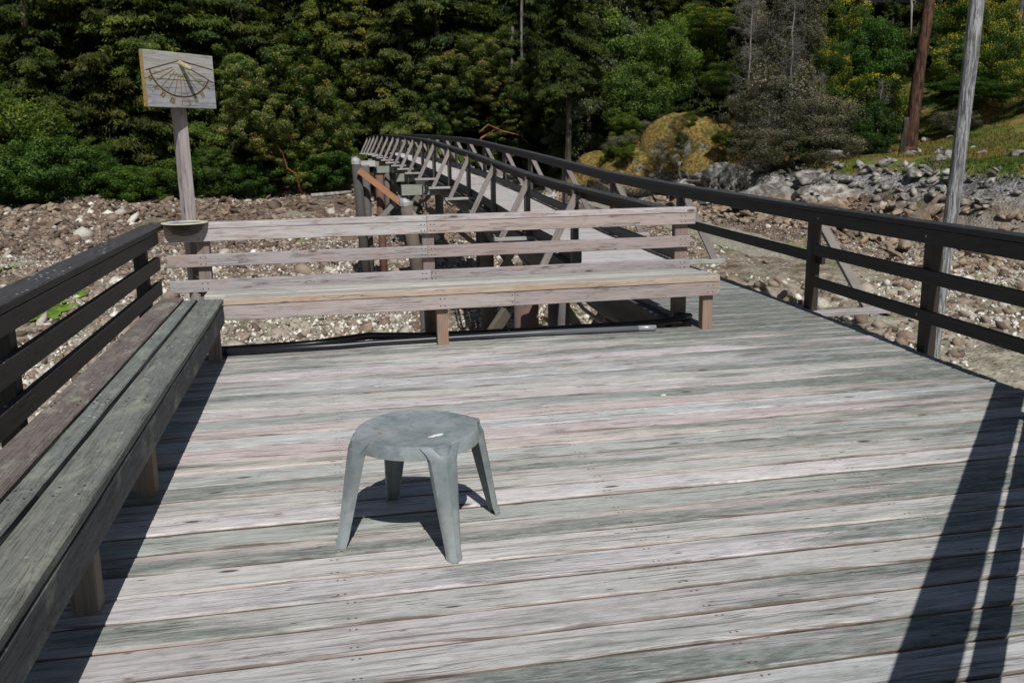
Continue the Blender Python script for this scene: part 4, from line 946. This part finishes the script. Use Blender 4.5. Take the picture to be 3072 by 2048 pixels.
def leafy(seed, nb=70, nl=320, ls=.075, shape=(1, 1, 1), inner=.25, droop=0., big=.30, lumps=1.):
    r = np.random.default_rng(seed); u = unit(r.normal(size=(nb, 3))); rad = r.uniform(.45, .95, nb)**.8
    ce = u*rad[:, None]*(1+.25*r.normal(size=(nb, 1))*lumps*.5); br = r.uniform(.5, 1.15, nb)*big
    bt = r.uniform(-.18, .18, nb)
    Cs = []; Ns = []; Ts = []
    for i in range(nb):
        n = int(nl*(br[i]/big)**2); w_ = unit(r.normal(size=(n, 3))+u[i]*.35+np.array([0, 0, .35])); rr0 = br[i]*(r.uniform(inner, 1.0, n)**.45)
        jag = 1+.25*np.sin(w_[:, 0]*7+i)*np.sin(w_[:, 1]*6+2*i)
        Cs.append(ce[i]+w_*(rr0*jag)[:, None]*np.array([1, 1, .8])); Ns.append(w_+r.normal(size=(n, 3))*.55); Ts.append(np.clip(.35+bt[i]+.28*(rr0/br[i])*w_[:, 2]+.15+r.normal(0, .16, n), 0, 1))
    C = np.concatenate(Cs)*np.array(shape); Nn = np.concatenate(Ns); T_ = np.concatenate(Ts); D = unit(np.cross(Nn, r.normal(size=C.shape)))+np.array([0, 0, -droop])
    V, F = quads(C, D, Nn, r.uniform(.7, 1.35, len(C))*ls, r.uniform(.45, .8, len(C))*ls); return V, F, np.repeat(T_, 4)
def branches(seed, H=8., r0=.14, depth=4, nb=26, spread=.9, up_=.15, limb=2.4, kink=.25, thin=.55, trunk=True, start=.12):
    """bare trunk with recursively forking limbs -> three/five-sided tubes"""
    r = np.random.default_rng(seed); V = []; F = []
    def tub(pts, ra, n):
        base = len(V); pts = np.array(pts)
        for i, p in enumerate(pts):
            t_ = unit(pts[min(i+1, len(pts)-1)]-pts[max(i-1, 0)]); a = unit(np.cross(t_, [.3, .2, .93])); b = np.cross(t_, a)
            for j in range(n): an = 2*math.pi*j/n; V.append(p+(a*math.cos(an)+b*math.sin(an))*ra[i])
        for i in range(len(pts)-1):
            for j in range(n): F.append((base+i*n+j, base+i*n+(j+1) % n, base+(i+1)*n+(j+1) % n, base+(i+1)*n+j))
    def grow(p, d, L, ra, dep):
        n = 5; pts = [p]; dd = d
        for i in range(n): dd = unit(dd+r.normal(size=3)*kink+np.array([0, 0, up_*.3])); pts.append(pts[-1]+dd*L/n)
        tub(pts, [ra*(1-.75*i/n) for i in range(n+1)], 3 if dep < 3 else 5)
        if dep > 0:
            for _ in range(r.integers(3, 6)):
                k = r.integers(1, n+1); grow(pts[k], unit(dd*.6+r.normal(size=3)*.75), L*r.uniform(.35, .62), max(ra*.45, .006), dep-1)
    if trunk:
        pts = [np.array([0, 0, -.5])]
        for i in range(12): pts.append(pts[-1]+np.array([r.normal()*.06, r.normal()*.06, (H+.5)/12]))
        tub(pts, [r0*(1-.8*i/12) for i in range(13)], 8); pts = np.array(pts)
        for b in range(nb):
            f_ = r.uniform(start, .98); k = f_*12; i = int(min(k, 11)); p = pts[i]*(1-(k-i))+pts[i+1]*(k-i); az = r.uniform(0, 6.28)
            grow(p, np.array([math.cos(az), math.sin(az), up_+r.uniform(-.25, .3)]), limb*(1-f_*.65)*r.uniform(.5, 1.1), r0*.28*(1-f_*.5), depth-1)
    return np.array(V), np.array(F)
CM = []
for s in range(4):
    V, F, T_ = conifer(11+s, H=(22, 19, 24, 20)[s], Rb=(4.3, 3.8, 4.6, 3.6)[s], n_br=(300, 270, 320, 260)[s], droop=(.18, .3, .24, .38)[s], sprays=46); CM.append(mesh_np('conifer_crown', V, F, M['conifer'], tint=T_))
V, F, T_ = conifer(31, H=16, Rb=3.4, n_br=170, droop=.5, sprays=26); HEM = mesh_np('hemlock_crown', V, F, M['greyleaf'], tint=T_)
TRK = []
for s in range(3):
    V, Fc = tube_np([(0, 0, -1.2), (.05*s, .02, 4), (.0, .1, 10), (.1, 0, 22)], [.42, .32, .22, .04], 10)
    me = bpy.data.meshes.new('trunk'); me.from_pydata([tuple(v) for v in V], [], Fc); me.materials.append(M['bark']); TRK.append(me)
V, Fc = tube_np([(0, 0, -1.2), (.1, .02, 3), (-.05, .1, 7), (.1, 0, 12), (0, 0, 17)], [.22, .17, .15, .10, .05], 10)
PTR = bpy.data.meshes.new('trunk'); PTR.from_pydata([tuple(v) for v in V], [], Fc); PTR.materials.append(M['palebark'])
def polar(u, D):
    a = .1933+math.atan((u-1536)/2737.5); return D*math.sin(a), D*math.cos(a)
def tree(name, x, y, crown, trunk, label, cat, group=None, sc_=1., scz=None, rz=None, z=None, color=(1, 1, 1), dz=0., tsc=None):
    z = float(ground_z(x, y, False)) if z is None else z
    t_ = thing(name, label, cat, (x, y, z+dz), random.uniform(0, 6.3) if rz is None else rz, group)
    c = link('crown', crown, t_, scale=(sc_, sc_, scz or sc_), color=color)
    if trunk: link('trunk', trunk, t_, scale=(tsc or sc_,)*2+((tsc or scz or sc_),))
    return t_
def greens(): k = random.choice([.55, .75, .95, 1.1, 1.3]); return (k*random.uniform(.8, 1.25), k, k*random.uniform(.7, 1.1))
FRONT = ['tall front row cedar behind the left edge bushes, outermost left', 'tall front row cedar left of the first bush gap', 'tall front row cedar over the yellow-green left bush', 'tall front row cedar above the rounded left bush', 'tall front row cedar left of the sundial board', 'tall front row cedar directly behind the sundial board', 'tall front row cedar just right of the sundial board', 'tall front row cedar left of the arbutus crown', 'tall front row cedar behind the arbutus crown', 'tall front row cedar just left of the shore end of the bridge', 'tall front row cedar over the start of the bridge', 'tall front row cedar behind the far handrails of the bridge', 'tall front row cedar left of the second arbutus']
LBL = [('tall cedar in the front row of the dark forest behind the beach', 'front row of forest conifers'), ('dark conifer deep in the forest behind the front trees', 'conifers deep in the forest')]
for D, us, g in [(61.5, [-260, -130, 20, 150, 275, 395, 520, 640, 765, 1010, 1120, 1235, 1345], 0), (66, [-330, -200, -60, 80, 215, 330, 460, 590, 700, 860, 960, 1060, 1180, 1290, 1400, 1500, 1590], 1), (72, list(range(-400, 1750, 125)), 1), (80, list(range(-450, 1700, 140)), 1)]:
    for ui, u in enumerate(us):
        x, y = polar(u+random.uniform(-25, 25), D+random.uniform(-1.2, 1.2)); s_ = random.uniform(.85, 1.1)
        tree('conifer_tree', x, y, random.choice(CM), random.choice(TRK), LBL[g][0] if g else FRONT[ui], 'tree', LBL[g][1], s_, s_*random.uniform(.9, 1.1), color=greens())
for D, us in [(74, [1700, 1830, 1960, 2080, 2200, 2330, 2460, 2800, 2920]), (84, list(range(1650, 3500, 120))), (96, list(range(1500, 3600, 130)))]:
    for u in us:
        x, y = polar(u+random.uniform(-20, 20), D); s_ = random.uniform(.8, 1.05)
        tree('conifer_tree', x, y, random.choice(CM), random.choice(TRK), 'dark conifer on the upper hillside behind the broom bushes', 'tree', 'conifers on the right hillside', s_, color=tuple(.7*q for q in greens()))
for u, D, s_ in [(1590, 63, .8), (2450, 60, .62), (2395, 63, .7), (2640, 62, .42)]:
    x, y = polar(u, D); tree('conifer_tree', x, y, CM[3], TRK[0], {1590: 'dark fir behind the centre trunk with drooping limbs', 2450: 'dark conifer between the grey snags and the broom', 2395: 'dark conifer rising behind the taller grey snag', 2640: 'shaded conifer below the hillside house'}[u], 'tree', None, s_, color=(.6, .65, .6))
for u, D, s_, l in [(1770, 58, .95, 'drooping grey-green hemlock right of the dark centre trunk'), (1860, 61, 1.0, 'second lichen-hung hemlock behind the first')]:
    x, y = polar(u, D); tree('hemlock_tree', x, y, HEM, TRK[1], l, 'tree', None, s_, color=(.75, .95, .7), tsc=.6)

# broadleaf crowns
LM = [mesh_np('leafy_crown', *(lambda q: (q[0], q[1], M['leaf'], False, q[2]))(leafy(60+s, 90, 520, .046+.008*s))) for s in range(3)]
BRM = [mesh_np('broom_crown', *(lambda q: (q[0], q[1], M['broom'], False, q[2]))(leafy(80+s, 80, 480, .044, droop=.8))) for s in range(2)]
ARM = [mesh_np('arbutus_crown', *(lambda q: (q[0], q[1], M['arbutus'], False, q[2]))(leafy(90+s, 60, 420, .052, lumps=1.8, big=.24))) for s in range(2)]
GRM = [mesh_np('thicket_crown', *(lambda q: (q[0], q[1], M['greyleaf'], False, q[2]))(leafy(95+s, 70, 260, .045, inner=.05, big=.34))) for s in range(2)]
def shrub(name, u, vt, vb, D, wpx, mesh, label, cat='bush', group=None, color=(1, 1, 1), trunk=None):
    """shrub whose crown spans the given heights; all sizes in metres are worked out from the distance"""
    x, y = polar(u, D); hz = 437-(u/3072)*40; zt = 1.6+D*(hz-vt)/2737; zb = 1.6+D*(hz-vb)/2737
    rx = wpx*D/2737/2; t_ = thing(name, label, cat, (x, y, zb), random.uniform(0, 6.3), group)
    H = zt-zb; link('crown', mesh, t_, loc=(0, 0, H*.5), scale=(rx, rx*.9, H*.5), color=color)
    if trunk: link('trunk', trunk[0], t_, scale=trunk[1], loc=(0, 0, trunk[2] if len(trunk) > 2 else 0))
    return t_
V, F = branches(5, 4, .06, 3, 14, limb=1.2); STEM = mesh_np('stems', V, F, M['bark'])
LG = (1.0, 1.0, 1.0)
for i, (u, vt, vb, D, wp, col, l) in enumerate([
    (40, 280, 600, 57.0, 300, (1.35, 1.35, .9), 'yellow-green leafy bush at the far left edge of the beach'),
    (190, 400, 600, 55.5, 230, (.8, 1.1, .9), 'rounded bright green bush left of the sundial'),
    (60, 430, 605, 54.6, 230, (.75, 1.05, .85), 'low dense green bush at the left edge'),
    (330, 430, 590, 56.6, 150, (.6, .9, .7), 'dark low bush left of the sundial post'),
    (410, 480, 590, 55.2, 170, (1., 1.25, .8), 'bright leafy shrub behind the sundial post'),
    (520, 470, 600, 56.4, 150, (.9, 1.0, .7), 'small green shrub just right of the sundial post'),
    (640, 440, 590, 56.2, 190, (.75, .9, .6), 'leafy shrub under the arbutus overhanging the beach'),
    (760, 480, 590, 56.0, 170, (.6, .85, .6), 'dark shrub at the foot of the left arbutus'),
    (1010, 430, 560, 56, 150, (.55, .8, .5), 'shaded shrub at the shore end of the bridge'),
    (1180, 330, 430, 61, 200, (.8, .95, .6), 'green shrub behind the bridge handrail'),
    (1395, 300, 430, 64, 170, (.8, .9, .5), 'leafy shrub behind the second arbutus'),
    (1860, 60, 330, 60, 260, (1.25, 1.35, 1.1), 'large soft green deciduous bush left of the grey snags'),
    (1990, 90, 330, 56, 200, (1.35, 1.45, 1.1), 'light green deciduous bush above the mossy dome'),
    (1900, 200, 400, 54, 200, (1.1, 1.2, 1.), 'green thicket above the mossy shoulder rock'),
    (2060, 50, 260, 62, 170, (.9, 1., .5), 'yellowish green bush behind the grey snags'),
    (2170, 210, 300, 50, 150, (.85, .95, .55), 'green bush between the dome and the snags'),
    (2400, 400, 470, 45, 130, (.8, 1.1, .6), 'small bright shrub at the base of the grey thicket'),
    (1870, 420, 520, 50, 110, (.9, 1., .5), 'small shrub at the left foot of the mossy rock'),
    (1880, 340, 420, 52, 110, (1.2, 1.25, .6), 'yellow-green shrub beside the centre trunk'),
    (2580, 100, 330, 56, 190, (.6, .95, .6), 'dense green bush left of the leaning red trunk'),
    (2610, 320, 460, 48, 120, (.32, .5, .35), 'dark green bush at the foot of the red trunk'),
    (2550, 380, 470, 46, 160, (.4, .6, .4), 'shaded shrub under the broom'),
    (2880, 260, 330, 54, 220, (.6, .8, .5), 'green bush right of the silver pole')]):
    shrub('leafy_bush', u, vt, vb, D, wp, LM[i % 3], l, 'bush', None, col)
for i, (u, vt, vb, D, wp, l) in enumerate([(2530, 60, 260, 59, 180, 'flowering broom with a bright yellow top left of the hanging branch'), (2470, 150, 330, 55, 130, 'yellow broom beside the dark conifer'), (2620, 250, 420, 52, 210, 'dark broom with scattered yellow flowers behind the red trunk'),
    (2850, 20, 200, 62, 190, 'tall yellow flowering broom right of the red trunk'), (2950, 75, 300, 58, 140, 'yellow broom right of the silver pole'), (2830, 150, 300, 57, 170, 'broom between the red trunk and the silver pole'), (3040, 220, 330, 55, 150, 'low yellow broom at the right edge'),
    (1890, 390, 440, 51, 70, 'small yellow flowering broom by the mossy slope'), (2130, 60, 130, 60, 160, 'yellow topped bush behind the snags'), (2990, 160, 330, 62, 260, 'green and yellow broom below the red house')]):
    shrub('broom_bush', u, vt, vb, D, wp, BRM[i % 2], l, 'broom', None, (.85, .9, .85))
for i, (u, vt, vb, D, wp, l) in enumerate([(2330, 200, 440, 47, 260, 'tangled grey-green thicket around the tall snags'), (2370, -30, 260, 49, 170, 'feathery grey-green tree crown around the taller snag'), (2250, 20, 300, 49.5, 130, 'thin grey-green crown around the pale snag'), (2440, 290, 470, 45.5, 240, 'grey twiggy thicket right of the snags'), (2250, 280, 430, 46.5, 170, 'grey thicket leaning over the mossy dome'), (2840, 340, 400, 47, 120, 'dry grey shrub on the grassy slope'), (2480, 380, 500, 44, 200, 'low grey scrub above the pale boulders'), (1880, 400, 480, 50.5, 130, 'brown-green scrub at the left toe of the mossy rocks'), (1960, 360, 430, 52, 110, 'small dry scrub behind the mossy shoulder'), (2290, 380, 500, 44.5, 200, 'low grey scrub at the foot of the snags')]):
    shrub('grey_thicket', u, vt, vb, D, wp, GRM[i % 2], l, 'thicket', None, (.9, .9, .9))
for s, (u, D, H, l) in enumerate([(2246, 47.5, 9.6, 'pale dead snag with wispy grey branches above the mossy dome'), (2370, 47, 9.2, 'second dead grey snag right of the first')]):
    x, y = polar(u, D); V, F = branches(40+s, H, .08, 3, 90, limb=1.9, kink=.33, up_=.05); z = float(ground_z(x, y, False))
    tag(link('dead_snag', mesh_np('dead_snag', V, F, M['greybark']), None, (x, y, z)), l, 'dead tree')
for s, (u, D, H, l) in enumerate([(2440, 45, 4.2, 'bare grey twigs standing out of the right thicket'), (2300, 45.6, 3.8, 'bare grey twigs low between the snags'), (1960, 55, 7.5, 'thin bare stemmed sapling in the deciduous bushes'), (2610, 50, 3.6, 'drooping dead twigs in the shade of the broom')]):
    x, y = polar(u, D); V, F = branches(50+s, H, .05, 3, 30, limb=1.6, kink=.4, up_=-.05); z = float(ground_z(x, y, False))
    tag(link('bare_sapling', mesh_np('bare_sapling', V, F, M['greybark']), None, (x, y, z)), l, 'dead shrub')
# arbutus trees: orange limbs carrying leaf clumps
def arbutus(u, D, vt, vb, wp, label, seed, clumps):
    x, y = polar(u, D); hz = 437-(u/3072)*40; zb = 1.6+D*(hz-vb)/2737; k = D/2737
    t_ = thing('arbutus_tree', label, 'tree', (x, y, zb), .1933, None)
    for i, (du, v, w_, h_, col) in enumerate(clumps):
        px, pz = (du-u)*k, (vb-v)*k
        link('crown', ARM[i % 2], t_, loc=(px, random.uniform(-.6, .6), pz), scale=(w_*k/2, w_*k/2*.9, h_*k/2), rot=(0, 0, random.uniform(0, 6)), color=col)
        if i != 3: continue
        r_ = np.random.default_rng(seed+i); pts = [Vector((0, 0, -.4))]
        for j in range(1, 6):
            f_ = j/5; pts.append(Vector((px*f_**1.3+r_.normal()*.12, r_.normal()*.15, -.4+(pz+.4)*f_+r_.normal()*.1)))
        pyobj('limb', *tube_np(pts, [.08, .07, .055, .045, .03, .02], 8), M['arbbark'], t_)
    return t_
arbutus(930, 55.5, 130, 560, 340, 'broad arbutus with reddish leaf clusters overhanging the beach left of the bridge', 300, [(800, 330, 190, 190, (1.55, 1.47, 1.40)), (920, 240, 240, 170, (.8, 1., .7)), (1010, 340, 170, 200, (.95, 1., .7)), (850, 420, 170, 130, (1.94, 1.55, 1.55)), (950, 470, 180, 130, (1.24, 1.47, 0.93)), (760, 250, 140, 130, (1.24, 1.47, 1.08)), (1040, 430, 110, 130, (1.40, 1.71, 1.08)), (690, 480, 110, 90, (.7, 1., .6))])
arbutus(1450, 60, 130, 405, 330, 'second arbutus with bare orange limbs behind the bridge handrail', 330, [(1370, 230, 170, 130, (1.22, 1.22, 1.08)), (1470, 190, 190, 130, (1.22, 1.22, 1.22)), (1570, 260, 150, 140, (.9, 1., .9)), (1590, 340, 120, 110, (1.49, 1.49, 1.08)), (1320, 330, 130, 120, (.7, 1., .6)), (1400, 350, 110, 80, (.8, 1., .6)), (1530, 370, 130, 80, (1.22, 1.42, 0.94)), (1460, 240, 150, 110, (.9, 1., .8)), (1480, 280, 150, 90, (1.49, 1.15, 1.22))])
x, y = polar(1500, 59.3)
o = pyobj('fallen_limb', *tube_np([(-1.1, 0, .75), (-.5, 0, 1.25), (.4, .1, .85), (1.6, 0, .55), (2.3, .1, -.2)], [.06, .05, .04, .03, .02], 8), M['arbbark'], loc=(x, y, 1.35)); tag(o, 'bare orange arbutus limb sprawling over the bank beyond the bridge', 'branch')
for q in range(8):
    u_ = random.uniform(1850, 2240); v_ = 470-abs(u_-2090)*-.02-random.uniform(0, 130)*max(.15, 1-abs(u_-2090)/190)
    shrub('heath_clump', u_, v_-random.uniform(22, 45), v_+16, random.uniform(46.3, 48.5), random.uniform(40, 85), random.choice(GRM+LM[:1]), 'small heathery clump growing on the mossy rocks', 'plant', 'heath clumps on the mossy rocks', (1.1, .95, .6))
# standing trunks
def vtrunk(name, x, y, z, x2, y2, z2, r0, r1, mat, label, cat='tree', wob=.1):
    return tag(pole(name, (x, y, z), (x2, y2, z2), r0, r1, mat, wob=wob), label, cat)
vtrunk('red_fir_trunk', 27.45, 40.1, -.6, 28.25, 40.5, 11.5, .31, .21, M['redbark'], 'thick reddish-brown fir trunk leaning right on the grassy bank', wob=.15)
o = pyobj('root_flare', *tube_np([(27.45, 40.1, -.5), (27.44, 40.1, .3), (27.48, 40.1, 1.0)], [.55, .41, .31], 16), M['redbark']); o.location = (0, 0, 0); tag(o, 'flared root base of the leaning red trunk', 'roots')
vtrunk('broken_stub', 27.0, 40.0, -.2, 27.02, 40.0, 2.35, .17, .13, M['bark'], 'short broken grey stub standing against the red trunk', 'stump')
t_ = thing('fir_tree', 'slim dark trunked fir with high drooping limbs at the centre beyond the footbridge', 'tree', (13.42, 51.4, -.3))
o = pole('trunk', (13.42, 51.4, -.3), (13.95, 51.7, 13), .18, .12, M['bark'], wob=.1); o.parent = t_; o.location = (0, 0, 0)
link('crown', CM[3], t_, loc=(.25, .2, 4.6), scale=(.62, .62, .7), color=(.55, .62, .5))
for u, D, v0, v1, r_, l in [(462, 61.3, -40, 560, .14, 'pale trunk showing between the cedars above the sundial'), (1577, 61.6, -40, 420, .10, 'thin pale trunk at the top left of the centre trunk'), (1548, 61.8, 100, 420, .11, 'grey trunk standing inside the second arbutus'), (1900, 62, -40, 120, .11, 'thin grey trunk above the deciduous bushes'), (3000, 66, -60, 140, .2, 'grey-brown trunk left of the red house'), (2875, 64, -60, 100, .14, 'slim dark trunk behind the silver pole')]:
    x, y = polar(u, D); hz = 437-(u/3072)*40; z0_ = 1.6+D*(hz-v1)/2737; z1_ = 1.6+D*(hz-v0)/2737
    vtrunk('pale_trunk', x, y, z0_, x+.1, y, z1_, r_, r_*.9, M['dimbark'], l)
# hanging dead branch
x, y = polar(2700, 44); hz = 400; kz = 44/2737
pts = [(dx*kz, 0, 1.6+(hz-v)*kz) for dx, v in [(12, -30), (8, 10), (-8, 30), (-14, 55), (-10, 75), (-9, 100), (-7, 130), (-6, 155)]]
o = pyobj('hanging_branch', *tube_np(pts, [.05, .05, .045, .045, .05, .04, .03, .012], 7), M['palebark'], loc=(x, y, 0)); tag(o, 'bleached crooked dead branch hanging down in front of the broom', 'branch')
pyobj('twig', *tube_np([(-14*kz, 0, 1.6+(hz-58)*kz), (2*kz, .05, 1.6+(hz-62)*kz), (6*kz, .1, 1.6+(hz-80)*kz)], [.02, .018, .008], 5), M['palebark'], o)
pyobj('twig', *tube_np([(-8*kz, 0, 1.6+(hz-30)*kz), (0, .1, 1.6+(hz-48)*kz), (8*kz, .1, 1.6+(hz-54)*kz)], [.02, .018, .008], 5), M['palebark'], o)
# driftwood logs near the bank
for (u, D, L_, l) in [(300, 55, 3.2, 'bleached drift log under the left bushes'), (1010, 52, 2.2, 'grey drift log near the far end of the bridge')]:
    x, y = polar(u, D); z = float(ground_z(x, y))+.18
    tag(pole('drift_log', (x-L_/2, y, z), (x+L_/2, y+.6, z+.12), .13, .09, M['palebark'], n=8, sides=10), l, 'log')

# grass: tufts nobody could count
def grass(name, px, py, hgt, mat, label):
    N = len(px); gz = ground_z(px, py); az = rng.uniform(0, 6.28, N); h = rng.uniform(.6, 1.3, N)*hgt
    ln = rng.normal(0, .35, (N, 2))*h[:, None]; w_ = .022+h*.06
    c, s_ = np.cos(az)*w_, np.sin(az)*w_
    V = np.stack([np.stack([px-c, py-s_, gz-.03], 1), np.stack([px+c, py+s_, gz-.03], 1), np.stack([px+ln[:, 0], py+ln[:, 1], gz+h], 1)], 1).reshape(-1, 3)
    T_ = np.repeat(np.clip(fbm(px*.3, py*.3, 3, 70)*1.3-.15+rng.normal(0, .12, N), 0, 1), 3)
    o = stuff(link(name, mesh_np(name, V, np.arange(3*N).reshape(N, 3), mat, tint=T_))); return tag(o, label, 'grass')
M['grass'] = leafmat('bank_grass', [(0, (.04, .075, .014)), (.38, (.065, .115, .018)), (.55, (.15, .15, .035)), (.75, (.24, .17, .05)), (1, (.17, .10, .035))], .8, .2)
gu = rng.uniform(0, 1, 220000); px = 17+gu*28; py = rng.uniform(22, 60, 220000); d, _ = bank(px, py); dn = fbm(px*.35, py*.35, 3, 71)
k = (d > 1.9) & (d < 24) & (dn > .38); grass('bank_grass', px[k], py[k], .10, M['grass'], 'green and rusty grass tufts on the right bank above the boulders')

# ================================================================== houses on the hillside
M['redpaint'] = plain('red_stained_wood', (.34, .055, .025), .7, .3, 0, 0, .2, 6)
M['redwall'] = plain('dark_red_wall', (.075, .022, .014), .8, .2, 0, 0, .2, 4)
M['glass'] = plain('window_glass', (.10, .17, .28), .1, .8)
M['shadowwood'] = plain('dark_under_deck', (.02, .018, .017), .9)
M['paleroof'] = plain('pale_roof', (.60, .66, .68), .5, .4)
M['greyfascia'] = plain('grey_fascia', (.32, .30, .30), .7)
h = thing('red_house', 'red timber house with a raised deck at the top right corner', 'house', (49.3, 57.5, 7.4))
def pt(par, nm, lo, hi, mat):
    lo = Vector(lo); hi = Vector(hi); c = (lo+hi)/2
    me = bar_mesh(nm, hi.x-lo.x, hi.y-lo.y, hi.z-lo.z, mat, .01); o = link(nm, me, par, loc=c); return o
pt(h, 'wall', (-4.1, 1.2, -1.5), (6, 6, 4.6), M['redwall']); pt(h, 'roof', (-4.8, .2, 4.6), (6.5, 6.6, 4.85), M['shadowwood'])
pt(h, 'deck_floor', (-4.9, -1.7, 1.32), (6, 1.18, 1.45), M['redpaint'])
for k in range(14): pt(h, 'baluster', (-4.86+k*.36, -1.66, 1.47), (-4.80+k*.36, -1.62, 2.36), M['redpaint'])
pt(h, 'handrail', (-4.9, -1.7, 2.38), (6, -1.58, 2.46), M['redpaint']); pt(h, 'railing_board', (-4.9, -1.60, 1.75), (6, -1.56, 2.15), M['redpaint'])
for px in (-4.35, -1.5, 2): pt(h, 'post', (px, -1.5, -1.4), (px+.16, -1.34, 1.30), M['redpaint'])
beam('post_brace', (45.1, 56.0, 8.0), (45.7, 56.0, 8.65), .1, .1, h, M['redpaint'], upv=(0, 1, 0))
for px in (-3.2, -.6): w_ = pt(h, 'window', (px, 1.12, 2.2), (px+1.2, 1.19, 3.6), M['glass'])
h = thing('hillside_building', 'grey trimmed building with blue windows cut off by the top edge of the photo', 'house', (43.5, 66.5, 11.3))
pt(h, 'wall', (-3.6, 0, .1), (5, 5, 4), M['redwall']); pt(h, 'deck_floor', (-4.3, -1.6, -.16), (5, -.01, .08), M['greyfascia'])
for px in (-2.9, -1.2, .6): pt(h, 'window', (px, -.05, .35), (px+1.3, -.003, 1.9), M['glass'])
for px in (-4., -1.6, 1.2): pt(h, 'post', (px, -1.5, -4.5), (px+.16, -1.34, -.17), M['shadowwood'])
pt(h, 'siding', (-1.5, -.4, .1), (-.2, -.06, .8), M['redwall'])
h = thing('forest_cabin', 'small cabin with a pale roof edge glimpsed through the dark trees at the top', 'cabin', (18.7, 69.6, 10.1))
beam('roof', (17.3, 69.6, 10.28), (20.0, 69.6, 10.62), 1.8, .09, h, M['paleroof'])
pt(h, 'wall', (-1.1, -.5, -2.2), (1.1, .8, 0), M['redwall'])
bpy.context.view_layer.update()
